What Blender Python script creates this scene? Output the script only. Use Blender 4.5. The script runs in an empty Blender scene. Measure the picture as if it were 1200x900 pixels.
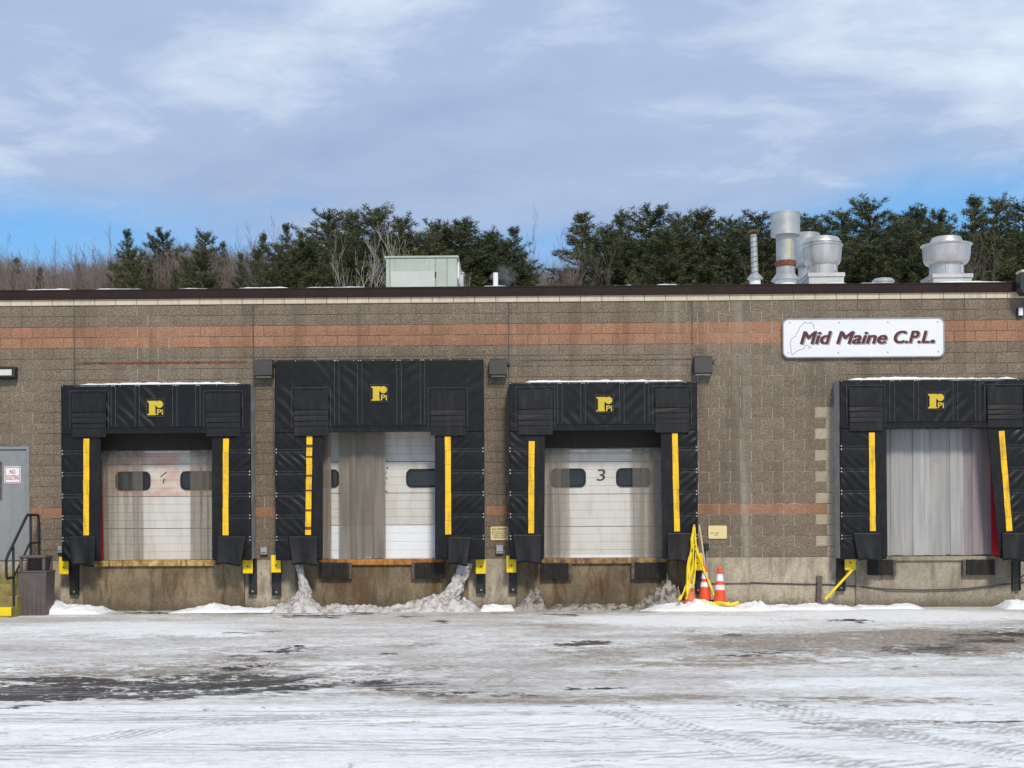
import bpy, math, random
import numpy as np
from mathutils import Vector, Matrix, noise as mnoise

S = bpy.context.scene
COL = S.collection
R = math.radians
# ------------------------------------------------------------------ camera
CAM_H, CAM_D, LENS = 1.7, 26.0, 48.36
YAW, ROLL = R(0.89), R(-0.32)
SHX, SHY = 0.0209, 0.1317
cam_rot = Matrix.Rotation(YAW, 3, 'Z') @ Matrix.Rotation(R(90), 3, 'X') @ Matrix.Rotation(ROLL, 3, 'Z')
cam_loc = Vector((0, -CAM_D, CAM_H))
cd = bpy.data.cameras.new('camera')
cam = bpy.data.objects.new('camera', cd)
COL.objects.link(cam)
cam.matrix_world = Matrix.Translation(cam_loc) @ cam_rot.to_4x4()
cd.lens, cd.sensor_width, cd.sensor_fit = LENS, 36.0, 'HORIZONTAL'
cd.shift_x, cd.shift_y = SHX, SHY
cd.clip_start, cd.clip_end = 0.1, 3000
S.camera = cam
S.render.resolution_x, S.render.resolution_y = 1024, 768
S.view_settings.view_transform = 'Standard'
S.view_settings.look = 'None'
S.view_settings.exposure = 0.60
S.view_settings.gamma = 1.0
try:
    S.cycles.transparent_max_bounces = 24
    S.cycles.max_bounces = 8
    S.cycles.volume_bounces = 3
except Exception:
    pass
# ------------------------------------------------------------------ sky + sun
SUN_EL, SUN_AZ = R(42), R(168)      # azimuth clockwise from +Y: the sun stands behind the camera, to its right
world = bpy.data.worlds.new('World')
S.world = world
world.use_nodes = True


class NT:
    """small helper around a node tree"""
    def __init__(s, tree):
        s.t = tree
        s.t.nodes.clear()

    def n(s, typ, ins=None, **props):
        nd = s.t.nodes.new(typ)
        for k, v in props.items():
            setattr(nd, k, v)
        for k, v in (ins or {}).items():
            s.set(nd.inputs[k], v)
        return nd

    def set(s, sock, v):
        if v is None:
            return
        if isinstance(v, bpy.types.NodeSocket):
            s.t.links.new(v, sock)
        elif isinstance(v, (tuple, list)) and sock.type == 'RGBA' and len(v) == 3:
            sock.default_value = (*v, 1)
        else:
            sock.default_value = v

    def math(s, op, a, b=0.0, c=None, clamp=False):
        nd = s.n('ShaderNodeMath', operation=op, use_clamp=clamp)
        s.set(nd.inputs[0], a)
        s.set(nd.inputs[1], b)
        if c is not None:
            s.set(nd.inputs[2], c)
        return nd.outputs[0]

    def mix(s, f, a, b, blend='MIX'):
        nd = s.n('ShaderNodeMix', data_type='RGBA', blend_type=blend)
        s.set(nd.inputs[0], f)
        s.set(nd.inputs[6], a)
        s.set(nd.inputs[7], b)
        return nd.outputs[2]

    def ramp(s, f, stops):
        nd = s.n('ShaderNodeValToRGB')
        s.set(nd.inputs[0], f)
        el = nd.color_ramp.elements
        while len(el) < len(stops):
            el.new(0.5)
        for e, (p, c) in zip(el, stops):
            e.position = p
            e.color = (c, c, c, 1) if isinstance(c, (int, float)) else (*c, 1)
        return nd.outputs[0]

    def step(s, f, lo, hi):
        nd = s.n('ShaderNodeMapRange', interpolation_type='SMOOTHSTEP')
        s.set(nd.inputs[0], f)
        nd.inputs[1].default_value, nd.inputs[2].default_value = lo, hi
        return nd.outputs[0]

    def pos(s, scale=(1, 1, 1), off=(0, 0, 0), obj=False, rot=0.0):
        if obj:
            v = s.n('ShaderNodeTexCoord').outputs['Object']
        else:
            v = s.n('ShaderNodeNewGeometry').outputs['Position']
        m = s.n('ShaderNodeMapping', {'Vector': v, 'Scale': scale, 'Location': off, 'Rotation': (0, 0, rot)})
        return m.outputs[0]

    def noise(s, scale, detail=4, rough=0.55, vec=None, dist=0.0):
        nd = s.n('ShaderNodeTexNoise', {'Scale': scale, 'Detail': detail, 'Roughness': rough, 'Distortion': dist})
        s.set(nd.inputs['Vector'], vec if vec is not None else s.pos())
        return nd.outputs[0]

    def attr(s, name):
        return s.n('ShaderNodeAttribute', attribute_name=name).outputs['Fac']


w = NT(world.node_tree)
sky = w.n('ShaderNodeTexSky', sky_type='NISHITA', sun_disc=False, sun_elevation=SUN_EL, sun_rotation=SUN_AZ,
          air_density=1.0, dust_density=0.6, ozone_density=1.6)
dirv = w.n('ShaderNodeTexCoord').outputs['Generated']
sep = w.n('ShaderNodeSeparateXYZ', {0: dirv})
zc = w.math('MAXIMUM', sep.outputs[2], 0.0)
den = w.math('ADD', zc, 0.13)
uu = w.math('DIVIDE', sep.outputs[0], den)
vv = w.math('DIVIDE', sep.outputs[1], den)
cv = w.n('ShaderNodeCombineXYZ', {0: uu, 1: vv, 2: 0.0}).outputs[0]
cm = w.n('ShaderNodeMapping', {'Vector': cv, 'Scale': (0.85, 1.0, 1), 'Location': (5.0, 6.6, 0)}).outputs[0]
n1 = w.noise(0.75, 6, 0.5, cm, 0.3)
n4 = w.noise(0.8, 5, 0.5, w.n('ShaderNodeMapping', {'Vector': cv, 'Scale': (-0.8, 0.9, 1), 'Rotation': (0, 0, -0.25), 'Location': (1.3, 5.2, 0)}).outputs[0], 0.5)
n2 = w.noise(1.9, 8, 0.58, w.n('ShaderNodeMapping', {'Vector': cv, 'Scale': (0.9, 0.9, 1), 'Rotation': (0, 0, 0.35), 'Location': (7, 2, 0)}).outputs[0], 0.8)
n3 = w.noise(6.0, 6, 0.6, w.n('ShaderNodeMapping', {'Vector': cv, 'Scale': (0.7, 1.0, 1), 'Rotation': (0, 0, 0.5)}).outputs[0], 0.4)
# the overcast sheet thins out towards the horizon, where open blue shows
elev = w.step(zc, 0.168, 0.265)
cover = w.math('ADD', w.math('MULTIPLY', elev, 0.50), w.math('MULTIPLY', n1, 0.95))
cover = w.math('ADD', cover, w.math('MULTIPLY', n2, 0.55))
cover = w.step(cover, 0.72, 1.12)
tone = w.math('ADD', w.math('MULTIPLY', n4, 0.52), w.math('MULTIPLY', n2, 0.28))
tone = w.math('ADD', tone, w.math('MULTIPLY', n3, 0.20))
ccol = w.ramp(tone, [(0.35, (2.3, 3.0, 4.5)), (0.49, (2.8, 3.55, 5.0)), (0.60, (4.95, 5.6, 6.4))])
skyb = w.mix(0.7, sky.outputs[0], (0.65, 2.75, 5.7))
skyc = w.mix(cover, skyb, ccol)
bg = w.n('ShaderNodeBackground', {'Color': skyc, 'Strength': 0.1})
wo = w.n('ShaderNodeOutputWorld', {'Surface': bg.outputs[0]})

sl = bpy.data.lights.new('sun', 'SUN')
sl.energy, sl.angle, sl.color = 2.0, R(9), (1.0, 0.93, 0.80)
sun = bpy.data.objects.new('sun', sl)
COL.objects.link(sun)
sd = Vector((math.sin(SUN_AZ) * math.cos(SUN_EL), math.cos(SUN_AZ) * math.cos(SUN_EL), math.sin(SUN_EL)))
sun.rotation_euler = sd.to_track_quat('Z', 'Y').to_euler()
sun.location = sd * 60


# ------------------------------------------------------------------ reading positions off the photograph
def ray(px, py):
    nx = (px - 600) / 1200 + SHX
    ny = (450 - py) / 1200 + SHY
    return cam_rot @ Vector((nx * 36, ny * 36, -LENS))


def at(px, py, Y=0.0):
    d = ray(px, py)
    t = (Y + CAM_D) / d.y
    p = cam_loc + d * t
    return p.x, p.z


def ground_at(px, py, z=0.0):
    d = ray(px, py)
    t = (z - CAM_H) / d.z
    p = cam_loc + d * t
    return p.x, p.y


def rect(x0, x1, y0, y1, Y=0.0):
    """level rectangle (x0, x1, z0, z1) on the plane Y for a pixel box"""
    mx, my = (x0 + x1) / 2, (y0 + y1) / 2
    return at(x0, my, Y)[0], at(x1, my, Y)[0], at(mx, y1, Y)[1], at(mx, y0, Y)[1]


# ------------------------------------------------------------------ mesh helpers
WO = {}


class MB:
    def __init__(s):
        s.v, s.f, s.tone = [], [], []
        s.cur = 0.5

    def add(s, vs, fs):
        b = len(s.v)
        s.v.extend([tuple(q) for q in vs])
        for f in fs:
            s.f.append(tuple(b + i for i in f))
            s.tone.append(s.cur)
        return s

    def box(s, x0, x1, y0, y1, z0, z1, bev=0.0):
        if bev <= 0:
            vs = [(x, y, z) for x in (x0, x1) for y in (y0, y1) for z in (z0, z1)]
            return s.add(vs, [(0, 1, 3, 2), (4, 6, 7, 5), (0, 4, 5, 1), (2, 3, 7, 6), (0, 2, 6, 4), (1, 5, 7, 3)])
        b = min(bev, (x1 - x0) / 2.2, (y1 - y0) / 2.2, (z1 - z0) / 2.2)
        P = []
        idx = {}
        for sx in (0, 1):
            for sy in (0, 1):
                for sz in (0, 1):
                    X, Y, Z = (x0, x1)[sx], (y0, y1)[sy], (z0, z1)[sz]
                    ix, iy, iz = (b, -b)[sx], (b, -b)[sy], (b, -b)[sz]
                    for k, q in enumerate(((X, Y + iy, Z + iz), (X + ix, Y, Z + iz), (X + ix, Y + iy, Z))):
                        idx[(sx, sy, sz, k)] = len(P)
                        P.append(q)
        F = []
        I = lambda a, b_, c, k: idx[(a, b_, c, k)]
        for sx in (0, 1):
            F.append([I(sx, 0, 0, 0), I(sx, 0, 1, 0), I(sx, 1, 1, 0), I(sx, 1, 0, 0)])
        for sy in (0, 1):
            F.append([I(0, sy, 0, 1), I(1, sy, 0, 1), I(1, sy, 1, 1), I(0, sy, 1, 1)])
        for sz in (0, 1):
            F.append([I(0, 0, sz, 2), I(0, 1, sz, 2), I(1, 1, sz, 2), I(1, 0, sz, 2)])
        for sx in (0, 1):
            for sy in (0, 1):
                F.append([I(sx, sy, 0, 0), I(sx, sy, 1, 0), I(sx, sy, 1, 1), I(sx, sy, 0, 1)])
            for sz in (0, 1):
                F.append([I(sx, 0, sz, 0), I(sx, 1, sz, 0), I(sx, 1, sz, 2), I(sx, 0, sz, 2)])
        for sy in (0, 1):
            for sz in (0, 1):
                F.append([I(0, sy, sz, 1), I(1, sy, sz, 1), I(1, sy, sz, 2), I(0, sy, sz, 2)])
        for sx in (0, 1):
            for sy in (0, 1):
                for sz in (0, 1):
                    F.append([I(sx, sy, sz, 0), I(sx, sy, sz, 1), I(sx, sy, sz, 2)])
        # orient outward
        c = Vector(((x0 + x1) / 2, (y0 + y1) / 2, (z0 + z1) / 2))
        out = []
        for f in F:
            p = [Vector(P[i]) for i in f]
            nn = (p[1] - p[0]).cross(p[2] - p[0])
            m = sum(p, Vector()) / len(p)
            out.append(f if nn.dot(m - c) > 0 else f[::-1])
        return s.add(P, out)

    def tube(s, pts, r, n=8, cap=True):
        pts = [Vector(p) for p in pts]
        rs = r if isinstance(r, (list, tuple)) else [r] * len(pts)
        vs, fs = [], []
        prev = None
        for i, p in enumerate(pts):
            d = (pts[min(i + 1, len(pts) - 1)] - pts[max(i - 1, 0)])
            d = d.normalized() if d.length > 1e-9 else Vector((0, 0, 1))
            a = prev if prev is not None else (Vector((1, 0, 0)) if abs(d.x) < 0.8 else Vector((0, 1, 0)))
            a = (a - d * a.dot(d))
            a = a.normalized() if a.length > 1e-6 else d.orthogonal().normalized()
            prev = a
            b = d.cross(a)
            for k in range(n):
                t = 2 * math.pi * k / n
                vs.append(p + (a * math.cos(t) + b * math.sin(t)) * rs[i])
        for i in range(len(pts) - 1):
            for k in range(n):
                k2 = (k + 1) % n
                fs.append((i * n + k, i * n + k2, (i + 1) * n + k2, (i + 1) * n + k))
        if cap:
            fs.append(tuple(range(n))[::-1])
            fs.append(tuple((len(pts) - 1) * n + k for k in range(n)))
        return s.add(vs, fs)

    def lathe(s, prof, cx, cy, n=32, cap=True, sy=1.0):
        vs, fs = [], []
        for r, z in prof:
            for k in range(n):
                t = 2 * math.pi * k / n
                vs.append((cx + r * math.cos(t), cy + r * math.sin(t) * sy, z))
        for i in range(len(prof) - 1):
            for k in range(n):
                k2 = (k + 1) % n
                fs.append((i * n + k, i * n + k2, (i + 1) * n + k2, (i + 1) * n + k))
        if cap:
            fs.append(tuple(range(n))[::-1])
            fs.append(tuple((len(prof) - 1) * n + k for k in range(n)))
        return s.add(vs, fs)

    def prism(s, poly, y0, y1):
        """poly in (x, z), counter-clockwise seen from the front (-y); front face at y0"""
        n = len(poly)
        vs = [(x, y0, z) for x, z in poly] + [(x, y1, z) for x, z in poly]
        fs = [tuple(range(n)), tuple(range(n, 2 * n))[::-1]]
        for k in range(n):
            k2 = (k + 1) % n
            fs.append((k, n + k, n + k2, k2))
        return s.add(vs, fs)

    def bar(s, a, b, wd, dp):
        """flat bar between two points lying in a plane facing -y; wd across, dp thick"""
        a, b = Vector(a), Vector(b)
        d = (b - a).normalized()
        q = Vector((d.z, 0, -d.x)) * wd / 2
        y = Vector((0, dp, 0))
        vs = [a - q, a + q, b + q, b - q, a - q + y, a + q + y, b + q + y, b - q + y]
        return s.add(vs, [(0, 1, 2, 3)[::-1], (4, 5, 6, 7), (0, 4, 5, 1)[::-1], (1, 5, 6, 2)[::-1], (2, 6, 7, 3)[::-1], (3, 7, 4, 0)[::-1]])

    def sheet(s, nu, nv, fn, thick=0.012):
        """grid front + rim folded back by thick (towards +y); fn(u, v) -> (x, y, z), u to the right, v upward"""
        vs, fs = [], []
        for j in range(nv + 1):
            for i in range(nu + 1):
                vs.append(fn(i / nu, j / nv))
        W = nu + 1
        for j in range(nv):
            for i in range(nu):
                fs.append((j * W + i, j * W + i + 1, (j + 1) * W + i + 1, (j + 1) * W + i))
        rim = [i for i in range(W)] + [j * W + nu for j in range(1, nv + 1)] + [nv * W + i for i in range(nu - 1, -1, -1)] + [j * W for j in range(nv - 1, 0, -1)]
        b = len(vs)
        for i in rim:
            x, y, z = vs[i]
            vs.append((x, y + thick, z))
        m = len(rim)
        for k in range(m):
            k2 = (k + 1) % m
            fs.append((rim[k2], rim[k], b + k, b + k2))
        return s.add(vs, fs)

    def mesh(s, name, mat, smooth=False, org=(0, 0, 0)):
        me = bpy.data.meshes.new(name)
        o = org
        me.from_pydata([(x - o[0], y - o[1], z - o[2]) for x, y, z in s.v], [], s.f)
        if mat:
            me.materials.append(mat)
        at_ = me.attributes.new('tone', 'FLOAT', 'FACE')
        at_.data.foreach_set('value', np.array(s.tone, dtype=np.float32))
        if smooth:
            me.polygons.foreach_set('use_smooth', [True] * len(me.polygons))
            if smooth != 'all':
                try:
                    me.set_sharp_from_angle(angle=R(smooth if smooth > 1 else 40))
                except Exception:
                    pass
        me.update()
        return me

    def build(s, name, mat, parent=None, smooth=False, org=None):
        if org is None:
            a = np.array(s.v)
            lo, hi = a.min(0), a.max(0)
            org = ((lo[0] + hi[0]) / 2, (lo[1] + hi[1]) / 2, lo[2])
        return link(name, s.mesh(name, mat, smooth, org), org, parent)


def link(name, me, org, parent=None):
    o = bpy.data.objects.new(name, me)
    COL.objects.link(o)
    WO[o] = Vector(org)
    if parent is not None:
        o.parent = parent
        o.location = Vector(org) - WO[parent]
    else:
        o.location = org
    return o


def empty(name, loc):
    o = bpy.data.objects.new(name, None)
    COL.objects.link(o)
    o.location = loc
    o.empty_display_size = 0.2
    WO[o] = Vector(loc)
    return o


def tag(o, label=None, cat=None, group=None, kind=None):
    if label:
        o['label'] = label
    if cat:
        o['category'] = cat
    if group:
        o['group'] = group
    if kind:
        o['kind'] = kind
    return o


def text(name, body, box, Y, mat, parent, shear=0.0, bold=0.0, depth=0.004, fit=True, heavy=0):
    """lettering from the built-in font, fitted into the box (x0, x1, z0, z1), front face at Y"""
    cu = bpy.data.curves.new(name, 'FONT')
    cu.body, cu.size, cu.shear, cu.offset, cu.resolution_u = body, 1.0, shear, bold, 6
    cu.align_x = 'CENTER'
    tmp = bpy.data.objects.new(name, cu)
    COL.objects.link(tmp)
    bpy.context.view_layer.update()
    me0 = bpy.data.meshes.new_from_object(tmp.evaluated_get(bpy.context.evaluated_depsgraph_get()))
    bpy.data.objects.remove(tmp)
    n = len(me0.vertices)
    a = np.zeros(n * 3)
    me0.vertices.foreach_get('co', a)
    a = a.reshape(-1, 3)
    lo, hi = a.min(0), a.max(0)
    x0, x1, z0, z1 = box
    sx = (x1 - x0) / (hi[0] - lo[0])
    sz = (z1 - z0) / (hi[1] - lo[1])
    if not fit:
        sx = sz = min(sx, sz)
    cx, cz = (x0 + x1) / 2, (z0 + z1) / 2
    X = cx + (a[:, 0] - (lo[0] + hi[0]) / 2) * sx
    Z = cz + (a[:, 1] - (lo[1] + hi[1]) / 2) * sz
    m = MB()
    fr = [(X[i], Y, Z[i]) for i in range(n)]
    polys = [tuple(p.vertices) for p in me0.polygons]
    bpy.data.meshes.remove(me0)
    out = []
    for p in polys:
        q = [Vector(fr[i]) for i in p[:3]]
        out.append(p if (q[1] - q[0]).cross(q[2] - q[0]).y < 0 else p[::-1])
    m.add(fr, out)
    # extruded edge
    cnt = {}
    for p in out:
        for k in range(len(p)):
            e = (p[k], p[(k + 1) % len(p)])
            cnt[e] = 1
    bk = [(x, Y + depth, z) for x, _, z in fr]
    m.v.extend(bk)
    for (i, j) in list(cnt):
        if (j, i) not in cnt:
            m.f.append((j, i, n + i, n + j))
            m.tone.append(0.5)
    if heavy:       # heavy weight: the strokes widened by overlaid shifted outlines, each a hair in front of the last
        v0, f0 = list(m.v), list(m.f)
        for q, (ax, az) in enumerate(((-1, -.5), (1, -.5), (-1, .5), (1, .5))):
            m.add([(x + ax * 0.0115 * heavy, y - 0.0004 * (q + 1), z_ + az * 0.010 * heavy) for x, y, z_ in v0], f0)
    return m.build(name, mat, parent)


# ------------------------------------------------------------------ value noise for arrays
def vnoise(x, y, seed=0):
    x = np.asarray(x, dtype=np.float64)
    y = np.asarray(y, dtype=np.float64)
    xi, yi = np.floor(x).astype(np.int64), np.floor(y).astype(np.int64)
    fx, fy = x - xi, y - yi
    fx, fy = fx * fx * (3 - 2 * fx), fy * fy * (3 - 2 * fy)

    def h(a, b):
        n = (a * 374761393 + b * 668265263 + seed * 974711) & 0xFFFFFFFF
        n = ((n ^ (n >> 13)) * 1274126177) & 0xFFFFFFFF
        n = ((n ^ (n >> 16)) * 2246822519) & 0xFFFFFFFF
        return ((n ^ (n >> 15)) & 0xFFFF) / 65535.0
    a, b, c, d = h(xi, yi), h(xi + 1, yi), h(xi, yi + 1), h(xi + 1, yi + 1)
    return (a * (1 - fx) + b * fx) * (1 - fy) + (c * (1 - fx) + d * fx) * fy


def fbm(x, y, seed=0, octv=4, gain=0.5):
    t, a, sm = 0.0, 1.0, 0.0
    for o in range(octv):
        t = t + a * vnoise(x * 2 ** o, y * 2 ** o, seed + o * 17)
        sm += a
        a *= gain
    return t / sm


# ------------------------------------------------------------------ materials
def new_mat(name):
    m = bpy.data.materials.new(name)
    m.use_nodes = True
    return m, NT(m.node_tree)


def finish(m, t, base, rough=0.7, metal=0.0, height=None, bstr=0.5, bdist=0.01, spec=None, alpha=None, extra=None):
    ins = {'Base Color': base, 'Roughness': rough, 'Metallic': metal}
    if spec is not None:
        ins['Specular IOR Level'] = spec
    if alpha is not None:
        ins['Alpha'] = alpha
    if extra:
        ins.update(extra)
    if height is not None:
        bn = t.n('ShaderNodeBump', {'Strength': bstr, 'Distance': bdist, 'Height': height})
        ins['Normal'] = bn.outputs[0]
    p = t.n('ShaderNodeBsdfPrincipled', ins)
    t.n('ShaderNodeOutputMaterial', {'Surface': p.outputs[0]})
    return m


def simple(name, c1, c2=None, rough=0.6, metal=0.0, scale=6.0, bump=0.15, bdist=0.004, spec=None, dirt=None, dirt_amt=0.4, stretch=(1, 1, 1), grain=0.12):
    """two-tone mottled surface with fine grain, bump and optional dirt streaks"""
    m, t = new_mat(name)
    c2 = c2 or tuple(c * 0.75 for c in c1)
    n = t.noise(scale, 5, 0.6, t.pos(stretch))
    base = t.mix(t.step(n, 0.3, 0.7), c1, c2)
    g = t.noise(90, 3, 0.6)
    base = t.mix(grain, base, t.ramp(g, [(0.3, 0.0), (0.7, 1.0)]), 'OVERLAY')
    if dirt:
        d = t.noise(5, 6, 0.65, t.pos((3.5, 3.5, 0.35)))
        d2 = t.noise(3, 4, 0.6)
        f = t.math('MULTIPLY', t.step(t.math('ADD', t.math('MULTIPLY', d, 0.7), t.math('MULTIPLY', d2, 0.3)), 0.47, 0.66), dirt_amt)
        base = t.mix(f, base, dirt)
    rg = t.math('ADD', rough - 0.08, t.math('MULTIPLY', n, 0.16))
    return finish(m, t, base, rg, metal, t.math('ADD', g, n), bump, bdist, spec)


def block_mat(name, ca, cb, speck, streaks=True):
    m, t = new_mat(name)
    tone_ = t.attr('tone')
    g1 = t.noise(36, 4, 0.75)
    g2 = t.noise(75, 2, 0.6, t.pos((1, 1, 1), (5, 2, 7)))
    big = t.noise(0.55, 4, 0.6)
    base = t.mix(t.step(g1, 0.38, 0.62), ca, cb)
    base = t.mix(t.math('MULTIPLY', t.step(g2, 0.56, 0.70), 0.6), base, speck)
    base = t.mix(t.math('MULTIPLY', t.step(g2, 0.42, 0.28), 0.7), base, tuple(c * 0.35 for c in ca))
    k = t.math('ADD', t.math('MULTIPLY', tone_, 0.17), t.math('MULTIPLY', big, 0.40))
    k = t.math('ADD', k, 0.74)
    base = t.mix(1.0, base, k, 'MULTIPLY')
    if streaks:
        # rain-washed dark streaks and pale lime bloom running down the wall
        d = t.noise(1.6, 6, 0.62, t.pos((1.4, 1, 0.12), (2.3, 0, 0)))
        base = t.mix(t.math('MULTIPLY', t.step(d, 0.48, 0.66), 0.5), base, tuple(c * 0.42 for c in ca))
        e = t.noise(2.2, 6, 0.6, t.pos((1.5, 1, 0.1), (9.2, 0, 1)))
        px = t.n('ShaderNodeSeparateXYZ', {0: t.n('ShaderNodeNewGeometry').outputs['Position']}).outputs[0]
        band = None
        for (c, wd, amt) in ((LIME1, 0.35, 1.0), (LIME2, 0.8, 0.7), (LIME3, 0.6, 0.55)):
            q = t.math('MULTIPLY', t.step(t.math('ABSOLUTE', t.math('SUBTRACT', px, c)), wd, 0.0), amt)
            band = q if band is None else t.math('MAXIMUM', band, q)
        e2 = t.math('ADD', t.math('MULTIPLY', e, 0.7), t.math('MULTIPLY', g1, 0.2))
        e2 = t.math('ADD', e2, t.math('MULTIPLY', band, 0.16))
        base = t.mix(t.math('MULTIPLY', t.step(e2, 0.52, 0.74), 0.45), base, (0.43, 0.39, 0.34))
    h = t.math('ADD', t.math('MULTIPLY', g1, 1.0), t.math('MULTIPLY', g2, 0.5))
    return finish(m, t, base, 0.95, 0, h, 0.75, 0.02, 0.2)


LIME1, LIME2, LIME3 = at(870, 450)[0], at(790, 450)[0], at(480, 390)[0]
M = {}
M['brown_block'] = block_mat('split_face_brown', (0.240, 0.190, 0.140), (0.108, 0.085, 0.062), (0.50, 0.42, 0.33))
M['orange_block'] = block_mat('split_face_orange', (0.375, 0.196, 0.118), (0.230, 0.116, 0.072), (0.50, 0.37, 0.28))
M['pale_block'] = block_mat('bare_tan_block', (0.44, 0.37, 0.28), (0.31, 0.26, 0.20), (0.52, 0.46, 0.37))
M['cap_block'] = simple('smooth_tan_block', (0.60, 0.50, 0.37), (0.52, 0.43, 0.33), 0.9, 0, 1.3, 0.3, dirt=(0.22, 0.17, 0.13), dirt_amt=0.3, spec=0.2)
def mortar_mat():
    m, t = new_mat('mortar')
    n = t.noise(0.8, 5, 0.65, t.pos((1, 1, 0.4)))
    px = t.n('ShaderNodeSeparateXYZ', {0: t.n('ShaderNodeNewGeometry').outputs['Position']}).outputs[0]
    q = t.step(t.math('ABSOLUTE', t.math('SUBTRACT', px, LIME1)), 2.6, 0.3)
    f = t.step(t.math('ADD', n, t.math('MULTIPLY', q, 0.2)), 0.48, 0.66)
    return finish(m, t, t.mix(f, (0.155, 0.122, 0.088), (0.58, 0.53, 0.46)), 0.95, 0, t.noise(60, 2), 0.3, 0.005, 0.1)


M['mortar'] = mortar_mat()
M['fascia'] = simple('brown_metal', (0.024, 0.012, 0.0095), (0.018, 0.0095, 0.008), 0.65, 0, 2, 0.05, stretch=(1, 1, 0.2), spec=0.2)
M['vinyl'] = simple('black_vinyl', (0.0022, 0.0023, 0.0028), (0.004, 0.004, 0.0048), 0.40, 0, 5, 0.12, dirt=(0.06, 0.055, 0.05), dirt_amt=0.06, spec=0.30)
M['flap'] = simple('black_reinforced_vinyl', (0.0042, 0.0046, 0.006), (0.0068, 0.0072, 0.009), 0.52, 0, 7, 0.2, dirt=(0.07, 0.065, 0.06), dirt_amt=0.16, spec=0.25)
M['grey_vinyl'] = simple('grey_vinyl', (0.36, 0.36, 0.35), (0.27, 0.27, 0.265), 0.6, 0, 4, 0.15, dirt=(0.12, 0.1, 0.09))
M['seam'] = simple('seam_thread', (0.085, 0.085, 0.09), (0.03, 0.03, 0.035), 0.8, 0, 30)
M['yellow'] = simple('yellow_vinyl', (0.86, 0.52, 0.003), (0.78, 0.44, 0.003), 0.5, 0, 7, 0.1, dirt=(0.16, 0.09, 0.03), dirt_amt=0.55)
M['yellow_paint'] = simple('yellow_paint', (0.84, 0.60, 0.003), (0.78, 0.54, 0.003), 0.45, 0, 5, 0.1, dirt=(0.3, 0.17, 0.03), dirt_amt=0.25)
M['logo'] = simple('logo_yellow', (0.60, 0.42, 0.02), (0.50, 0.35, 0.02), 0.6, 0, 20)
M['black'] = simple('black_rubber', (0.012, 0.011, 0.010), (0.022, 0.020, 0.018), 0.75, 0, 12, 0.4, spec=0.3, dirt=(0.05, 0.04, 0.03))
M['black_steel'] = simple('black_steel', (0.012, 0.012, 0.012), (0.02, 0.018, 0.016), 0.5, 0, 8)
M['white'] = simple('white_door_paint', (0.68, 0.67, 0.64), (0.58, 0.57, 0.54), 0.45, 0, 1.5, 0.06, dirt=(0.36, 0.32, 0.27), dirt_amt=0.4)
M['white_new'] = simple('white_door_panel', (0.74, 0.76, 0.79), (0.68, 0.70, 0.73), 0.4, 0, 1.5, 0.05)
M['sign_white'] = simple('sign_white', (0.72, 0.725, 0.74), (0.68, 0.685, 0.70), 0.4, 0, 2, 0.03, grain=0.03)
M['maroon'] = simple('maroon_print', (0.075, 0.008, 0.014), (0.065, 0.007, 0.013), 0.5, 0, 5)
M['print_grey'] = simple('grey_print', (0.30, 0.29, 0.30), (0.26, 0.26, 0.26), 0.5, 0, 5)
M['print_black'] = simple('black_print', (0.02, 0.02, 0.02), (0.03, 0.03, 0.03), 0.6, 0, 5)
M['red_print'] = simple('red_print', (0.45, 0.03, 0.03), (0.35, 0.03, 0.03), 0.5, 0, 5)
M['red'] = simple('red_vinyl', (0.42, 0.006, 0.02), (0.30, 0.006, 0.016), 0.5, 0, 6)
M['cream'] = simple('cream_sign', (0.74, 0.60, 0.30), (0.68, 0.54, 0.26), 0.5, 0, 4, 0.04, dirt=(0.4, 0.3, 0.15), dirt_amt=0.3)
M['bronze'] = simple('bronze_housing', (0.030, 0.027, 0.026), (0.040, 0.036, 0.034), 0.55, 0, 6)
M['grey_door'] = simple('grey_door_paint', (0.235, 0.245, 0.25), (0.20, 0.21, 0.215), 0.45, 0, 2, 0.06, dirt=(0.15, 0.14, 0.13))
M['galv'] = simple('galvanised_steel', (0.50, 0.50, 0.49), (0.36, 0.36, 0.36), 0.45, 0.60, 5, 0.08, dirt=(0.3, 0.27, 0.22), dirt_amt=0.35)
M['alu'] = simple('weathered_aluminium', (0.60, 0.58, 0.56), (0.45, 0.435, 0.42), 0.40, 0.65, 4, 0.06, dirt=(0.33, 0.28, 0.24), dirt_amt=0.3, stretch=(1, 1, 0.3))
M['grey_steel'] = simple('grey_steel_box', (0.24, 0.24, 0.25), (0.3, 0.3, 0.3), 0.5, 0.3, 9)
M['rust'] = simple('rust', (0.22, 0.075, 0.025), (0.09, 0.035, 0.02), 0.9, 0, 8, 0.5, dirt=(0.04, 0.02, 0.015), dirt_amt=0.7)
M['rusty_yellow'] = simple('rusty_yellow_steel', (0.58, 0.40, 0.13), (0.26, 0.13, 0.045), 0.8, 0, 7, 0.4, dirt=(0.035, 0.022, 0.015), dirt_amt=1.0, stretch=(1, 1, 1))
M['rusty_brown'] = simple('rusty_brown_steel', (0.36, 0.22, 0.09), (0.13, 0.07, 0.035), 0.85, 0, 8, 0.4, dirt=(0.03, 0.02, 0.015), dirt_amt=0.9)
M['rusty_orange'] = simple('rusty_orange_steel', (0.50, 0.20, 0.03), (0.22, 0.085, 0.03), 0.85, 0, 5, 0.4, dirt=(0.07, 0.035, 0.02), dirt_amt=0.7)
M['green_metal'] = simple('pale_green_metal', (0.37, 0.41, 0.36), (0.32, 0.36, 0.32), 0.5, 0, 2, 0.05, dirt=(0.2, 0.2, 0.17), dirt_amt=0.35)
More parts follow.
